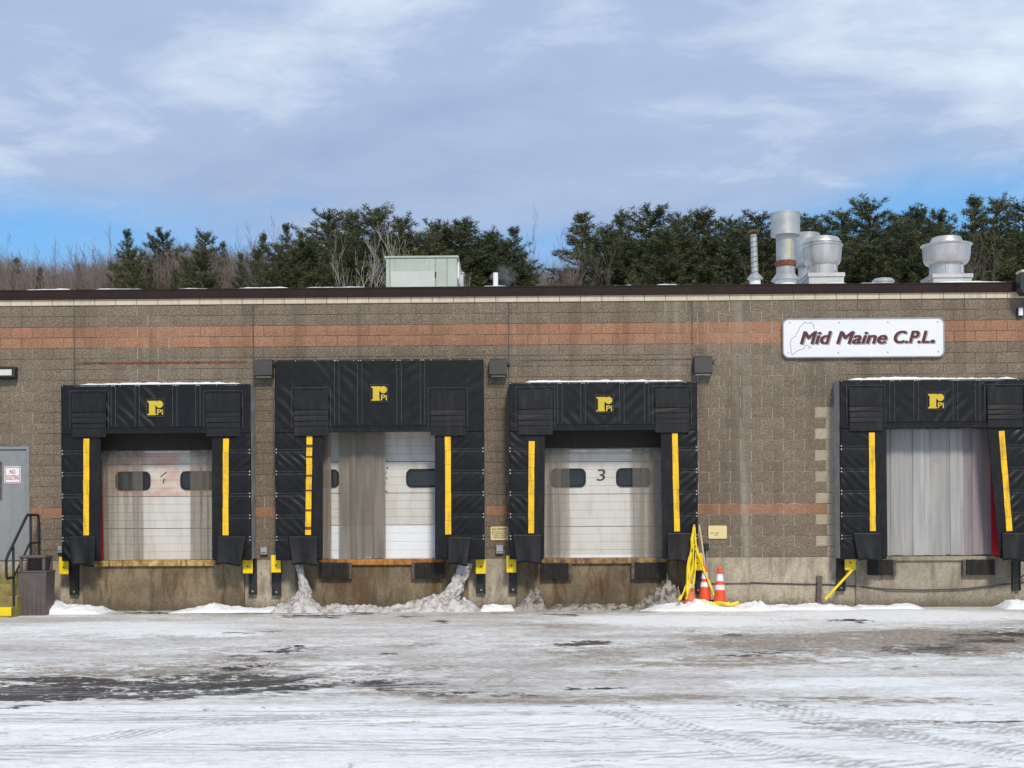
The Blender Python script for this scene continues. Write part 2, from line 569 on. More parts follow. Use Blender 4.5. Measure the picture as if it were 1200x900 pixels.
M['white_curb'] = simple('white_membrane', (0.75, 0.74, 0.72), (0.66, 0.65, 0.64), 0.7, 0, 3)
M['orange'] = simple('orange_plastic', (0.85, 0.085, 0.012), (0.72, 0.07, 0.012), 0.45, 0, 6, 0.1, dirt=(0.3, 0.08, 0.04), dirt_amt=0.3)
M['orange_old'] = simple('faded_orange_plastic', (0.70, 0.17, 0.07), (0.58, 0.15, 0.08), 0.6, 0, 6, 0.1, dirt=(0.35, 0.2, 0.12), dirt_amt=0.5)
M['reflector'] = simple('reflective_white', (0.74, 0.74, 0.78), (0.62, 0.62, 0.66), 0.4, 0, 8, dirt=(0.4, 0.3, 0.27), dirt_amt=0.3)
M['tape'] = simple('caution_tape_yellow', (0.82, 0.62, 0.01), (0.74, 0.52, 0.01), 0.45, 0, 12)
M['pole_wood'] = simple('pale_wood_pole', (0.58, 0.47, 0.33), (0.48, 0.37, 0.26), 0.7, 0, 10)
M['bin'] = simple('brown_bin_plastic', (0.105, 0.082, 0.078), (0.085, 0.067, 0.064), 0.6, 0, 5, 0.2, dirt=(0.16, 0.14, 0.13), dirt_amt=0.3)
M['head_shade'] = simple('dark_brown_shade', (0.022, 0.018, 0.015), (0.034, 0.028, 0.022), 0.9, 0, 18, 0.5)  # near-black brown, imitates the shade behind the header
M['dark'] = simple('dark_interior', (0.01, 0.01, 0.01), (0.014, 0.013, 0.012), 0.8)
M['lens'] = simple('lamp_lens', (0.62, 0.60, 0.54), (0.55, 0.53, 0.48), 0.35)
M['moss_step'] = simple('mossy_step', (0.32, 0.25, 0.05), (0.20, 0.17, 0.07), 0.9, 0, 3, 0.4, dirt=(0.08, 0.07, 0.04), dirt_amt=0.6)
M['cable'] = simple('black_cable', (0.03, 0.026, 0.024), (0.05, 0.045, 0.04), 0.6)
M['steel_post'] = simple('weathered_post', (0.13, 0.10, 0.085), (0.07, 0.05, 0.045), 0.8, 0, 8, 0.4)
M['black_pane'] = simple('dark_pane', (0.012, 0.014, 0.016), (0.02, 0.022, 0.024), 0.08, 0, 3, 0.02, spec=0.6)


def door_mat(name, stain):
    m, t = new_mat(name)
    n = t.noise(1.5, 5, 0.6)
    base = t.mix(n, (0.62, 0.60, 0.56), (0.50, 0.475, 0.435))
    d = t.noise(3, 6, 0.65, t.pos((2.2, 1, 0.5)))
    base = t.mix(t.math('MULTIPLY', t.step(d, 0.45, 0.68), 0.45), base, (0.40, 0.35, 0.30))
    if stain:
        r = t.noise(1.3, 6, 0.6, t.pos((0.9, 1, 1.6), (3, 0, 4.4)))
        base = t.mix(t.math('MULTIPLY', t.step(r, 0.36, 0.62), 0.75), base, (0.50, 0.235, 0.16))
        r2 = t.noise(4.3, 6, 0.7, t.pos((1, 1, 0.6), (1, 0, 2)))
        base = t.mix(t.math('MULTIPLY', t.step(r2, 0.52, 0.7), 0.5), base, (0.33, 0.12, 0.07))
    return finish(m, t, base, 0.45, 0, t.noise(60, 2), 0.05, 0.004)


M['door_rusty'] = door_mat('rust_stained_door_paint', True)
M['door_dirty'] = door_mat('dirty_door_paint', False)


def concrete(name, ca, cb, stain, amt):
    m, t = new_mat(name)
    big = t.noise(0.9, 6, 0.62)
    fine = t.noise(24, 5, 0.65)
    base = t.mix(t.step(big, 0.33, 0.67), ca, cb)
    base = t.mix(0.28, base, t.ramp(fine, [(0.3, 0.12), (0.7, 0.9)]), 'OVERLAY')
    st = t.noise(2.6, 7, 0.65, t.pos((1.9, 1, 0.42), (1.7, 0, 0)), 0.5)
    base = t.mix(t.math('MULTIPLY', t.step(st, 0.46, 0.66), amt), base, stain)
    st2 = t.noise(5.5, 7, 0.65, t.pos((1.3, 1, 0.22), (6.7, 0, 0)))
    base = t.mix(t.math('MULTIPLY', t.step(st2, 0.53, 0.68), amt * 0.6), base, tuple(c * 0.35 for c in stain))
    pit = t.n('ShaderNodeTexVoronoi', {'Vector': t.pos(), 'Scale': 9.0, 'Randomness': 1.0}).outputs['Distance']
    base = t.mix(t.math('MULTIPLY', t.step(pit, 0.14, 0.05), 0.6), base, (0.07, 0.06, 0.05))
    # splash-back grime that has soaked into the foot of the wall
    zz = t.n('ShaderNodeSeparateXYZ', {0: t.n('ShaderNodeNewGeometry').outputs['Position']}).outputs[2]
    gr = t.step(t.math('ADD', zz, t.math('MULTIPLY', fine, 0.25)), 0.40, 0.12)
    base = t.mix(t.math('MULTIPLY', gr, 0.7), base, (0.085, 0.068, 0.05))
    return finish(m, t, base, 0.9, 0, t.math('ADD', fine, big), 0.4, 0.01, 0.25)


M['concrete'] = concrete('concrete_foundation', (0.43, 0.375, 0.285), (0.30, 0.255, 0.19), (0.15, 0.115, 0.08), 0.55)
M['dock_concrete'] = concrete('stained_dock_concrete', (0.24, 0.185, 0.118), (0.115, 0.088, 0.056), (0.105, 0.055, 0.022), 0.85)
M['dock_concrete_pale'] = concrete('pale_dock_concrete', (0.33, 0.285, 0.22), (0.22, 0.185, 0.14), (0.14, 0.105, 0.07), 0.5)


def snow_mat(name, c1, c2, dirt, amt, lo=0.5, hi=0.7):
    m, t = new_mat(name)
    n = t.noise(3.5, 6, 0.65)
    base = t.mix(n, c1, c2)
    d = t.noise(8, 7, 0.7, t.pos((1, 1, 1), (2, 4, 1)))
    base = t.mix(t.math('MULTIPLY', t.step(d, lo, hi), amt), base, dirt)
    f = t.noise(45, 5, 0.7)
    return finish(m, t, base, 0.6, 0, t.math('ADD', t.math('MULTIPLY', n, 2), f), 0.5, 0.015, 0.3)


M['snow'] = snow_mat('snow', (0.86, 0.86, 0.87), (0.78, 0.78, 0.80), (0.46, 0.42, 0.37), 0.35)
M['dirty_snow'] = snow_mat('dirty_snow', (0.42, 0.37, 0.33), (0.24, 0.20, 0.165), (0.06, 0.048, 0.04), 0.9, 0.42, 0.6)
M['ice'] = snow_mat('dirty_ice', (0.62, 0.60, 0.60), (0.44, 0.41, 0.39), (0.15, 0.115, 0.09), 0.75, 0.45, 0.66)


def strip_mat(name, col, amt_lo, amt_hi):
    """dirty see-through vinyl strips"""
    m, t = new_mat(name)
    st = t.noise(3.0, 6, 0.6, t.pos((5, 1, 0.25)))
    fac = t.n('ShaderNodeMapRange', {0: st, 1: 0.3, 2: 0.7, 3: amt_lo, 4: amt_hi}).outputs[0]
    fac = t.math('ADD', fac, t.math('MULTIPLY', t.math('SUBTRACT', t.attr('tone'), 0.5), 0.30), clamp=True)
    base = t.mix(t.step(st, 0.35, 0.65), col, tuple(c * 0.62 for c in col))
    p = t.n('ShaderNodeBsdfPrincipled', {'Base Color': base, 'Roughness': 0.35})
    tr = t.n('ShaderNodeBsdfTransparent', {'Color': (0.93, 0.92, 0.9)})
    mx = t.n('ShaderNodeMixShader', {0: fac, 1: tr.outputs[0], 2: p.outputs[0]})
    t.n('ShaderNodeOutputMaterial', {'Surface': mx.outputs[0]})
    return m


M['strip_grey'] = strip_mat('dirty_clear_strip', (0.26, 0.222, 0.175), 0.12, 0.44)
M['strip_brown'] = strip_mat('brown_grimed_strip', (0.235, 0.195, 0.15), 0.60, 0.93)
M['strip_pale'] = strip_mat('pale_milky_strip', (0.50, 0.485, 0.475), 0.55, 0.92)
M['strip_pink'] = strip_mat('pinkish_strip', (0.40, 0.325, 0.345), 0.60, 0.92)


# ================================================================== THE GROUND
def patch_list(rows):
    out = []
    for cx, cy, hw, hh, tilt, amt in rows:
        x0, y0 = ground_at(cx, cy)
        ya, yb = ground_at(cx, cy - hh)[1], ground_at(cx, cy + hh)[1]
        x1, y1 = ground_at(cx + hw, cy + tilt)
        out.append((x0, (ya + yb) / 2, x1 - x0, abs(ya - yb) / 2, (y1 - y0) / max(0.1, x1 - x0), amt))
    return out


def field(X, Y, rows):
    f = np.zeros_like(X)
    for x0, y0, rx, ry, sl_, amt in patch_list(rows):
        d = np.sqrt(((X - x0) / rx) ** 2 + ((Y - y0 - sl_ * (X - x0)) / ry) ** 2)
        q = np.clip(1.25 - d, 0, 1)
        f = np.maximum(f, amt * q * q * (3 - 2 * q))
    return f


ASPHALT = [  # px centre, half width, half height, tilt over the half width, strength
    (150, 806, 280, 20, -2, 0.85), (40, 812, 150, 16, 0, 0.95), (290, 797, 100, 9, -1, 0.85), (420, 802, 140, 9, -2, 0.62), (560, 812, 120, 5, 0, 0.45), (300, 742, 60, 4, -2, 0.4), (330, 762, 40, 4, -3, 0.62), (270, 774, 60, 4, -5, 0.66), (900, 765, 90, 6, -2, 0.4), (300, 795, 90, 7, -2, 0.8), (290, 780, 70, 5, -9, 0.75), (310, 766, 50, 4, -4, 0.6),
    (345, 757, 20, 3, -1, 0.55), (365, 722, 60, 5, 0, 0.62), (420, 716, 70, 5, 0, 0.6), (480, 722, 25, 4, 0, 0.5), (516, 729, 18, 3, 0, 0.5),
    (680, 754, 45, 5, -3, 0.62), (655, 721, 30, 4, 0, 0.55), (690, 806, 55, 2.5, -1, 0.72), (858, 744, 16, 3, -1, 0.6), (812, 740, 14, 2, 0, 0.5),
    (1150, 750, 60, 10, -6, 0.56), (1090, 760, 80, 8, -2, 0.6), (1195, 742, 45, 10, -3, 0.62), (455, 766, 16, 3, 0, 0.5), (1050, 781, 45, 2.5, -3, 0.55),
    (1150, 848, 90, 2.5, -1, 0.55), (952, 850, 22, 2, 0, 0.5), (20, 833, 30, 5, -2, 0.5), (248, 834, 20, 4, 0, 0.5), (995, 728, 40, 3, 0, 0.55),
    (600, 712, 200, 4, 0, 0.45), (240, 717, 160, 3, 0, 0.5), (850, 830, 500, 2.5, -1, 0.42)]
DIRT = [
    (980, 754, 240, 18, -4, 0.95), (1130, 752, 160, 20, -5, 1.15), (160, 800, 360, 30, -3, 0.75), (870, 775, 200, 12, -3, 0.55), (700, 768, 120, 14, 0, 0.55), (520, 785, 140, 12, -3, 0.45), (720, 788, 60, 5, 0, 0.55),
    (430, 778, 90, 14, 0, 0.42), (300, 772, 150, 20, -8, 0.5), (480, 757, 60, 5, -2, 0.55), (450, 805, 260, 11, 0, 0.58), (160, 806, 330, 22, -2, 0.7),
    (640, 735, 90, 10, 0, 0.42), (1000, 822, 260, 8, -2, 0.45), (680, 818, 280, 8, 0, 0.58), (960, 857, 60, 4, 0, 0.5), (300, 893, 80, 5, 0, 0.35),
    (560, 716, 320, 7, 0, 0.55), (230, 718, 160, 4, 0, 0.55), (1060, 850, 140, 5, 0, 0.4), (820, 888, 70, 6, 0, 0.3)]
FRESH = [
    (200, 852, 330, 14, 0, 0.9), (720, 845, 250, 10, 0, 0.95), (800, 728, 160, 8, 0, 0.85), (1050, 722, 190, 8, 0, 0.85), (120, 738, 180, 12, 0, 0.6),
    (230, 742, 110, 5, 2, 0.8), (440, 870, 420, 26, 0, 0.6), (1010, 800, 220, 8, -3, 0.55), (1120, 812, 110, 10, -2, 0.6), (600, 885, 800, 20, 0, 0.5)]


# wheel tracks: y = a + b (x - c) + q (x - c)^2
TRACKS = [(-15.6, -0.30, 3.0, -0.022), (-15.1, -0.30, 4.9, -0.022), (-16.2, -0.12, 0.5, -0.03), (-14.4, 0.05, -3.0, 0.012), (-15.9, 0.05, -3.0, 0.012), (-10.2, 0.10, -2.0, 0.02), (-9.1, 0.10, -2.0, 0.02),
          (-7.6, -0.07, 3.0, -0.01), (-6.2, -0.07, 3.0, -0.01), (-11.9, 0.22, -5.0, 0.03), (-12.6, 0.02, 4.0, 0.006), (-11.2, 0.02, 4.0, 0.006)]


# tracks that run away from the viewer: x = xa + b (y - ya) + q (y - ya)^2
TRACKS_DEEP = [(1.6, -15.6, -0.55, 0.10, 0, 2.6), (3.0, -15.4, -0.55, 0.10, 0, 2.6), (4.4, -15.8, -0.9, 0.12, 0, 2.2), (-0.6, -8.6, 0.60, 0.07, 0, 4.2), (1.0, -8.6, 0.60, 0.07, 0, 4.2),
               (-5.0, -9.0, 1.1, -0.10, 0, 3.8), (-3.4, -9.0, 1.1, -0.10, 0, 3.8), (5.2, -8.4, -1.3, 0.12, 0, 3.6), (6.8, -8.4, -1.3, 0.12, 0, 3.6), (-3.2, -15.4, 1.2, 0.1, 0, 2.4)]


def build_ground():
    xs = np.concatenate([[-500, -200, -80, -40, -24, -17], np.linspace(-13, 13, 640), [17, 24, 40, 80, 200, 500]])
    ys = np.concatenate([[-500, -160, -70, -40, -28], np.linspace(-21, -0.25, 430), [0.3, 6, 30, 80, 200, 500]])
    X, Y = np.meshgrid(xs, ys)
    dk, dr, fr = field(X, Y, ASPHALT), field(X, Y, DIRT), field(X, Y, FRESH)
    near = np.clip((13.6 - np.abs(X)) / 1.5, 0, 1) * np.clip((Y + 22) / 1.5, 0, 1)
    edge = -13.35 + 0.5 * (fbm(X * 0.35, Y * 0.1, 3, 3) - 0.5)
    st = np.clip((edge - Y) / 0.35, 0, 1)
    Z = 0.030 * (fbm(X * 0.5, Y * 1.9, 11, 5, 0.6) - 0.5) + 0.05 * (fbm(X * 0.16 + 5, Y * 0.4, 5, 3) - 0.5)
    Z += 0.018 * st * st * (3 - 2 * st) - 0.022 * dk + 0.012 * fr
    # broken crust along the rims of the bare patches
    rim = np.exp(-((dk - 0.45) / 0.16) ** 2)
    Z += 0.030 * rim * fbm(X * 3.2, Y * 5, 21, 3)
    Z += 0.016 * (fbm(X * 2.2, Y * 5.0, 31, 4, 0.6) - 0.5) * (0.4 + np.clip(dr, 0, 1))
    # wheel ruts that swing across the yard
    for (a, b, c, amp) in ((-9.5, 0.11, 1.2, 0.016), (-10.0, 0.11, 1.2, 0.016), (-14.6, -0.05, 4.0, 0.012), (-15.2, -0.05, 4.0, 0.012), (-16.3, 0.16, 7.0, 0.014), (-16.8, 0.16, 7.0, 0.014)):
        yc = a + b * (X - c) + 0.012 * (X - c) ** 2 * (1 if b > 0 else -1)
        Z -= amp * np.exp(-((Y - yc) / 0.11) ** 2) * (0.5 + vnoise(X * 0.5, Y * 0 + a, 9))
    TR = np.zeros_like(X)
    for (a, b, c, q) in TRACKS:
        yc = a + b * (X - c) + q * (X - c) ** 2
        for k in range(5):
            g_ = np.exp(-((Y - yc - (k - 2) * 0.075) / 0.022) ** 2) * np.clip(0.25 + 1.3 * vnoise(X * 0.45 + a * 3, Y * 0 + k, 13), 0, 1)
            TR = np.maximum(TR, g_)
    for (xa, ya, b, q, wd, ln) in TRACKS_DEEP:
        xc = xa + b * (Y - ya) + q * (Y - ya) ** 2
        on = np.clip((ln - np.abs(Y - ya)) / 1.2, 0, 1)
        for k in range(6):
            g_ = np.exp(-((X - xc - (k - 2.5) * 0.085) / 0.026) ** 2) * on * np.clip(0.2 + 1.4 * vnoise(Y * 0.7 + xa * 3, X * 0 + k, 17), 0, 1)
            TR = np.maximum(TR, g_)
    Z -= 0.012 * TR
    Z *= near
    fade = np.clip((-0.25 - Y) / 0.8, 0, 1)
    Z *= 0.3 + 0.7 * fade
    ny, nx = X.shape
    me = bpy.data.meshes.new('ground')
    me.vertices.add(nx * ny)
    me.vertices.foreach_set('co', np.stack([X, Y, Z], -1).ravel())
    i = np.arange(nx * ny).reshape(ny, nx)
    q = np.stack([i[:-1, :-1], i[:-1, 1:], i[1:, 1:], i[1:, :-1]], -1).reshape(-1, 4)
    me.loops.add(q.size)
    me.loops.foreach_set('vertex_index', q.ravel())
    me.polygons.add(len(q))
    me.polygons.foreach_set('loop_start', np.arange(0, q.size, 4))
    me.polygons.foreach_set('loop_total', np.full(len(q), 4))
    me.polygons.foreach_set('use_smooth', np.ones(len(q), bool))
    for nm, f in (('bare', dk), ('dirt', dr), ('track', TR * near), ('fresh', np.maximum(fr, 0.55 * st))):
        a = me.attributes.new(nm, 'FLOAT', 'POINT')
        a.data.foreach_set('value', f.ravel().astype(np.float32))
    me.update()
    me.validate()
    m, t = new_mat('snow_and_ice_over_asphalt')
    sA = t.noise(1.0, 8, 0.66, t.pos((0.7, 1.5, 1), rot=0.30), 0.9)
    sB = t.noise(1.0, 9, 0.7, t.pos((2.0, 3.2, 1), (4, 8, 0), rot=-0.4), 0.6)
    sC = t.noise(1.0, 6, 0.72, t.pos((14, 22, 1), (1, 3, 0)))
    sD = t.noise(1.0, 5, 0.6, t.pos((0.24, 0.5, 1), (8, 1, 0), rot=0.25), 1.0)
    sE = t.noise(1.0, 8, 0.72, t.pos((3.6, 5.0, 1), (14, 3, 0), rot=0.5), 1.4)
    sF = t.noise(1.0, 4, 0.7, t.pos((9, 12, 1), (2, 9, 0), rot=-0.3), 0.6)
    mixn = t.math('ADD', t.math('MULTIPLY', sA, 0.30), t.math('MULTIPLY', sB, 0.25))
    mixn = t.math('ADD', mixn, t.math('MULTIPLY', sE, 0.28))
    mixn = t.math('ADD', mixn, t.math('MULTIPLY', sF, 0.17))
    cen = t.math('MULTIPLY', t.math('SUBTRACT', mixn, 0.5), 2.5)
    ice = t.mix(t.step(t.math('ADD', t.math('MULTIPLY', sE, 0.6), t.math('MULTIPLY', sB, 0.4)), 0.40, 0.60), (0.79, 0.78, 0.76), (0.50, 0.468, 0.43))
    ice = t.mix(t.math('MULTIPLY', t.step(sD, 0.44, 0.60), 0.62), ice, (0.40, 0.355, 0.32))
    fr_ = t.math('ADD', t.attr('fresh'), t.math('MULTIPLY', cen, 2.6))
    base = t.mix(t.step(fr_, 0.0, 0.60), ice, (0.84, 0.84, 0.83))
    d_ = t.math('ADD', t.attr('dirt'), t.math('MULTIPLY', cen, 3.0))
    dcol = t.mix(t.step(sC, 0.35, 0.65), (0.175, 0.128, 0.085), (0.37, 0.305, 0.235))
    base = t.mix(t.math('MULTIPLY', t.step(d_, 0.30, 0.80), 0.88), base, dcol)
    b_ = t.math('ADD', t.attr('bare'), t.math('MULTIPLY', t.math('MULTIPLY', cen, 3.0), t.step(t.attr('bare'), 0.0, 0.40)))
    acol = t.mix(t.step(sC, 0.38, 0.66), (0.026, 0.024, 0.023), (0.085, 0.072, 0.062))
    bare = t.step(b_, 0.36, 0.66)
    base = t.mix(bare, base, acol)
    trk = t.math('ADD', t.attr('track'), t.math('MULTIPLY', cen, 1.2))
    base = t.mix(t.math('MULTIPLY', t.step(trk, 0.25, 0.80), 0.62), base, (0.34, 0.31, 0.285))
    # grit scattered over the ice
    vo = t.n('ShaderNodeTexVoronoi', {'Vector': t.pos((1, 1, 1)), 'Scale': 5.0, 'Randomness': 1.0})
    gd = t.step(vo.outputs['Distance'], 0.055, 0.03)
    base = t.mix(t.math('MULTIPLY', gd, 0.7), base, (0.16, 0.13, 0.11))
    base = t.mix(0.5, base, t.ramp(t.math('ADD', t.math('MULTIPLY', sC, 0.5), t.math('MULTIPLY', sF, 0.5)), [(0.30, 0.08), (0.70, 0.92)]), 'OVERLAY')
    rough = t.math('SUBTRACT', 0.62, t.math('MULTIPLY', bare, 0.26))
    h = t.math('ADD', t.math('MULTIPLY', sE, 1.0), t.math('MULTIPLY', sF, 0.6))
    finish(m, t, base, rough, 0, h, 0.8, 0.04, 0.3)
    me.materials.append(m)
    o = bpy.data.objects.new('ground', me)
    COL.objects.link(o)
    tag(o, 'icy yard of packed snow with bare asphalt and muddy patches', kind='structure')


build_ground()


def build_hill():
    xs, ys = np.linspace(-150, 150, 76), np.linspace(32, 330, 76)
    X, Y = np.meshgrid(xs, ys)
    u = np.clip((Y - 36) / 75, 0, 1)
    Z = -0.3 + 13 * u * u * (3 - 2 * u) + 1.2 * (fbm(X * 0.03, Y * 0.03, 4, 3) - 0.5) * u
    m, t = new_mat('leaf_litter_and_old_snow')
    n = t.noise(0.35, 7, 0.65)
    base = t.mix(t.step(n, 0.42, 0.6), (0.10, 0.075, 0.055), (0.55, 0.55, 0.58))
    finish(m, t, base, 0.95, 0, n, 0.6, 0.3)
    mb = MB()
    nx = len(xs)
    mb.add(np.stack([X, Y, Z], -1).reshape(-1, 3).tolist(), [(j * nx + i, j * nx + i + 1, (j + 1) * nx + i + 1, (j + 1) * nx + i) for j in range(len(ys) - 1) for i in range(nx - 1)])
    o = mb.build('hillside', m, None, 'all', org=(0, 0, 0))
    tag(o, 'wooded rise behind the warehouse', kind='structure')


build_hill()


def hill_z(y):
    u = min(1, max(0, (y - 36) / 75))
    return -0.3 + 13 * u * u * (3 - 2 * u)


# ================================================================== THE WAREHOUSE
ZS1, ZU2 = at(600, 604.4)[1], at(600, 379.3)[1]
CH = (ZU2 - ZS1) / 18.0                      # one block course
ZC = ZS1 - 4 * CH                            # top of the concrete foundation
BL = 0.4005                                  # one block length
Z_ORANGE_LOW = ZS1
Z_ORANGE = ZU2 - 2 * CH
Z_BROWN_TOP = ZU2 + 2 * CH
Z_CAP = Z_BROWN_TOP + 0.120
Z_FASCIA = Z_CAP + 0.175
XW = 13.0
bld = empty('warehouse_building', (0, 0, 0))
tag(bld, 'long low warehouse of brown split-face block with two orange bands and loading docks', 'building')
JX = [at(87, 400)[0], at(297, 400)[0], at(596, 400)[0], at(811, 400)[0]]

OPEN_PX = [(106, 262, 527, 658), (366, 520, 499, 658), (628, 785, 525, 658), (1030, 1186, 504, 658)]
OPEN = []
for a in OPEN_PX:
    x0, x1, z0, z1 = rect(*a)
    OPEN.append((x0, x1, ZC, z1))
dx0, dx1, dz0, dz1 = rect(-30, 34.5, 523.5, 656)
PDOOR = (dx0, dx1, ZC, dz1)
HOLES = OPEN + [PDOOR]


def cut(r, holes):
    """rectangle minus holes -> list of rectangles"""
    out = [r]
    for h in holes:
        nxt = []
        for (x0, x1, z0, z1) in out:
            if x1 <= h[0] + 1e-4 or x0 >= h[1] - 1e-4 or z1 <= h[2] + 1e-4 or z0 >= h[3] - 1e-4:
                nxt.append((x0, x1, z0, z1))
                continue
            if x0 < h[0]:
                nxt.append((x0, h[0], z0, z1))
            if x1 > h[1]:
                nxt.append((h[1], x1, z0, z1))
            a, b = max(x0, h[0]), min(x1, h[1])
            if z1 > h[3]:
                nxt.append((a, b, h[3], z1))
            if z0 < h[2]:
                nxt.append((a, b, z0, h[2]))
        out = nxt
    return out


mb = MB()
for r in cut((-XW, XW, ZC, Z_CAP), HOLES):
    mb.box(r[0], r[1], 0.012, 0.26, r[2], r[3])
wall = mb.build('wall', M['mortar'], bld)
mb = MB()
mb.box(-XW, XW, -0.016, 0.30, -0.25, ZC - 0.002)
mb.build('concrete_foundation', M['concrete'], bld)
mb = MB()
mb.box(-XW, XW, 0.262, 24, Z_CAP - 0.15, Z_CAP)
mb.box(-XW, -XW + 0.2, 0.262, 24, -0.25, Z_CAP - 0.152)
mb.box(XW - 0.2, XW, 0.262, 24, -0.25, Z_CAP - 0.152)
mb.box(-XW, XW, 24.002, 24.2, -0.25, Z_CAP)
mb.box(-XW + 0.2, XW - 0.2, 3.0, 3.2, ZC, Z_CAP - 0.152)
mb.box(-XW + 0.2, XW - 0.2, 0.302, 3.0, ZC - 0.2, ZC - 0.002)
mb.build('roof', M['white_curb'], bld)

# ---- blocks
rng = random.Random(5)
G = 0.0048


def block_mesh(mb, w_, h_, seed, x=0.0, z=0.0, smoothf=False):
    """rough split face: a small grid pushed in and out, with a chipped rim; back at y = 0.013"""
    r = random.Random(seed)
    nx, nz = 5, 2
    vs = []
    for j in range(nz + 1):
        for i in range(nx + 1):
            u, v = i / nx, j / nz
            rim = i in (0, nx) or j in (0, nz)
            dy = r.uniform(-0.010, 0.006) if not rim else r.uniform(-0.002, 0.006)
            if smoothf:
                dy = 0.0 if not rim else 0.003
            jx = 0 if i in (0, nx) else r.uniform(-0.02, 0.02)
            vs.append((x - w_ / 2 + u * w_ + jx, dy, z + v * h_))
    W = nx + 1
    fs = [(j * W + i, j * W + i + 1, (j + 1) * W + i + 1, (j + 1) * W + i) for j in range(nz) for i in range(nx)]
    rim = [i for i in range(W)] + [j * W + nx for j in range(1, nz + 1)] + [nz * W + i for i in range(nx - 1, -1, -1)] + [j * W for j in range(nz - 1, 0, -1)]
    b = len(vs)
    for i in rim:
        vs.append((vs[i][0], 0.0135, vs[i][2]))
    m = len(rim)
    fs += [(rim[(k + 1) % m], rim[k], b + k, b + (k + 1) % m) for k in range(m)]
    mb.add(vs, fs)


VAR = {}
for key in ('brown_block', 'orange_block', 'pale_block'):
    VAR[key] = []
    for k in range(9):
        m_ = MB()
        m_.cur = (k + 0.5) / 9
        block_mesh(m_, BL - 2 * G, CH - 2 * G, 100 + k)
        VAR[key].append(m_.mesh('split_face_block' if key == 'brown_block' else key, M[key]))
# shelters stand in front of these boxes: blocks there are hidden from the yard
COVER = [rect(74, 292, 452, 655), rect(325, 565, 424, 655), rect(600, 815, 450, 655), rect(988, 1260, 446, 655)]
cand, rest = [], []
j0 = JX[0]
nrow = 24
for row in range(nrow + 1):
    z0 = ZC + row * CH
    if z0 + CH > Z_BROWN_TOP + 0.01:
        break
    off = 0.0 if row % 2 else BL / 2
    k0 = int((-XW - j0) / BL) - 1
    for k in range(k0, k0 + 70):
        x0 = j0 + off + k * BL
        x1 = x0 + BL
        if x1 < -XW + 0.05 or x0 > XW - 0.05:
            continue
        zc = z0 + CH / 2
        key = 'brown_block'
        if Z_ORANGE - 0.01 < z0 < Z_ORANGE + 2 * CH - 0.01 or abs(z0 - Z_ORANGE_LOW) < 0.01:
            key = 'orange_block'
        pxl = 600 + x0 * 62
        if 955 < pxl + 6 < 988 and at(600, 655)[1] - 0.05 < zc < at(600, 478)[1]:
            key = 'pale_block'
        pieces = [(x0, x1, z0, z0 + CH)]
        for h in HOLES:
            pieces = [q for p in pieces for q in cut(p, [h])]
        for jx in JX:      # control joints slice the bond
            q2 = []
            for p in pieces:
                if p[0] + 0.02 < jx < p[1] - 0.02:
                    q2 += [(p[0], jx - 0.002, p[2], p[3]), (jx + 0.002, p[1], p[2], p[3])]
                else:
                    q2.append(p)
            pieces = q2
        whole = len(pieces) == 1 and abs(pieces[0][1] - pieces[0][0] - BL) < 1e-6 and abs(pieces[0][3] - pieces[0][2] - CH) < 1e-6
        cx = (x0 + x1) / 2
        hidden = any(c[0] < x0 and x1 < c[1] and c[2] < zc < c[3] for c in COVER) or abs(cx) > 10.0
        if whole and not hidden:
            cand.append((abs(cx) + 0.02 * row, cx, z0, key))
        else:
            rest += [(p, key) for p in pieces if p[1] - p[0] > 0.015 and p[3] - p[2] > 0.015]
cand.sort()
cnt = {'brown_block': 0, 'orange_block': 0, 'pale_block': 0}
for _, cx, z0, key in cand:
    if cnt[key] < 298:
        cnt[key] += 1
        link('split_face_block' if key == 'brown_block' else key, rng.choice(VAR[key]), (cx, 0, z0 + G), wall)
    else:
        rest.append(((cx - BL / 2, cx + BL / 2, z0, z0 + CH), key))
for key in VAR:
    m_ = MB()
    for n_, (p, k) in enumerate(rest):
        if k != key:
            continue
        m_.cur = rng.random()
        block_mesh(m_, p[1] - p[0] - 2 * G, p[3] - p[2] - 2 * G, rng.randrange(10 ** 6), (p[0] + p[1]) / 2, p[2] + G)
    if m_.v:
        o = m_.build('blockwork' if key == 'brown_block' else key.replace('block', 'blockwork'), M[key], wall)
        tag(o, kind='stuff')
# tan cap course
capv = []
for k in range(6):
    m_ = MB()
    m_.cur = k / 6
    m_.box(-BL / 2 + 0.004, BL / 2 - 0.004, -0.022, 0.0135, 0.003, 0.117, 0.004)
    capv.append(m_.mesh('cap_block', M['cap_block']))
k = int((-XW - j0) / BL) - 1
while True:
    cx = j0 + k * BL + BL / 2
    k += 1
    if cx < -XW + 0.2:
        continue
    if cx > XW - 0.2:
        break
    o = link('cap_block', rng.choice(capv), (cx, 0, Z_BROWN_TOP), wall)
# control joints
for jx in JX:
    mb = MB()
    top = Z_BROWN_TOP - 0.004
    bot = ZC + 0.003
    for q, c in enumerate(COVER):
        if c[0] < jx < c[1]:
            bot = c[3]
    mb.box(jx - 0.007, jx + 0.007, -0.0045, 0.011, bot, top)
    mb.build('caulk_joint', M['bronze'], wall)
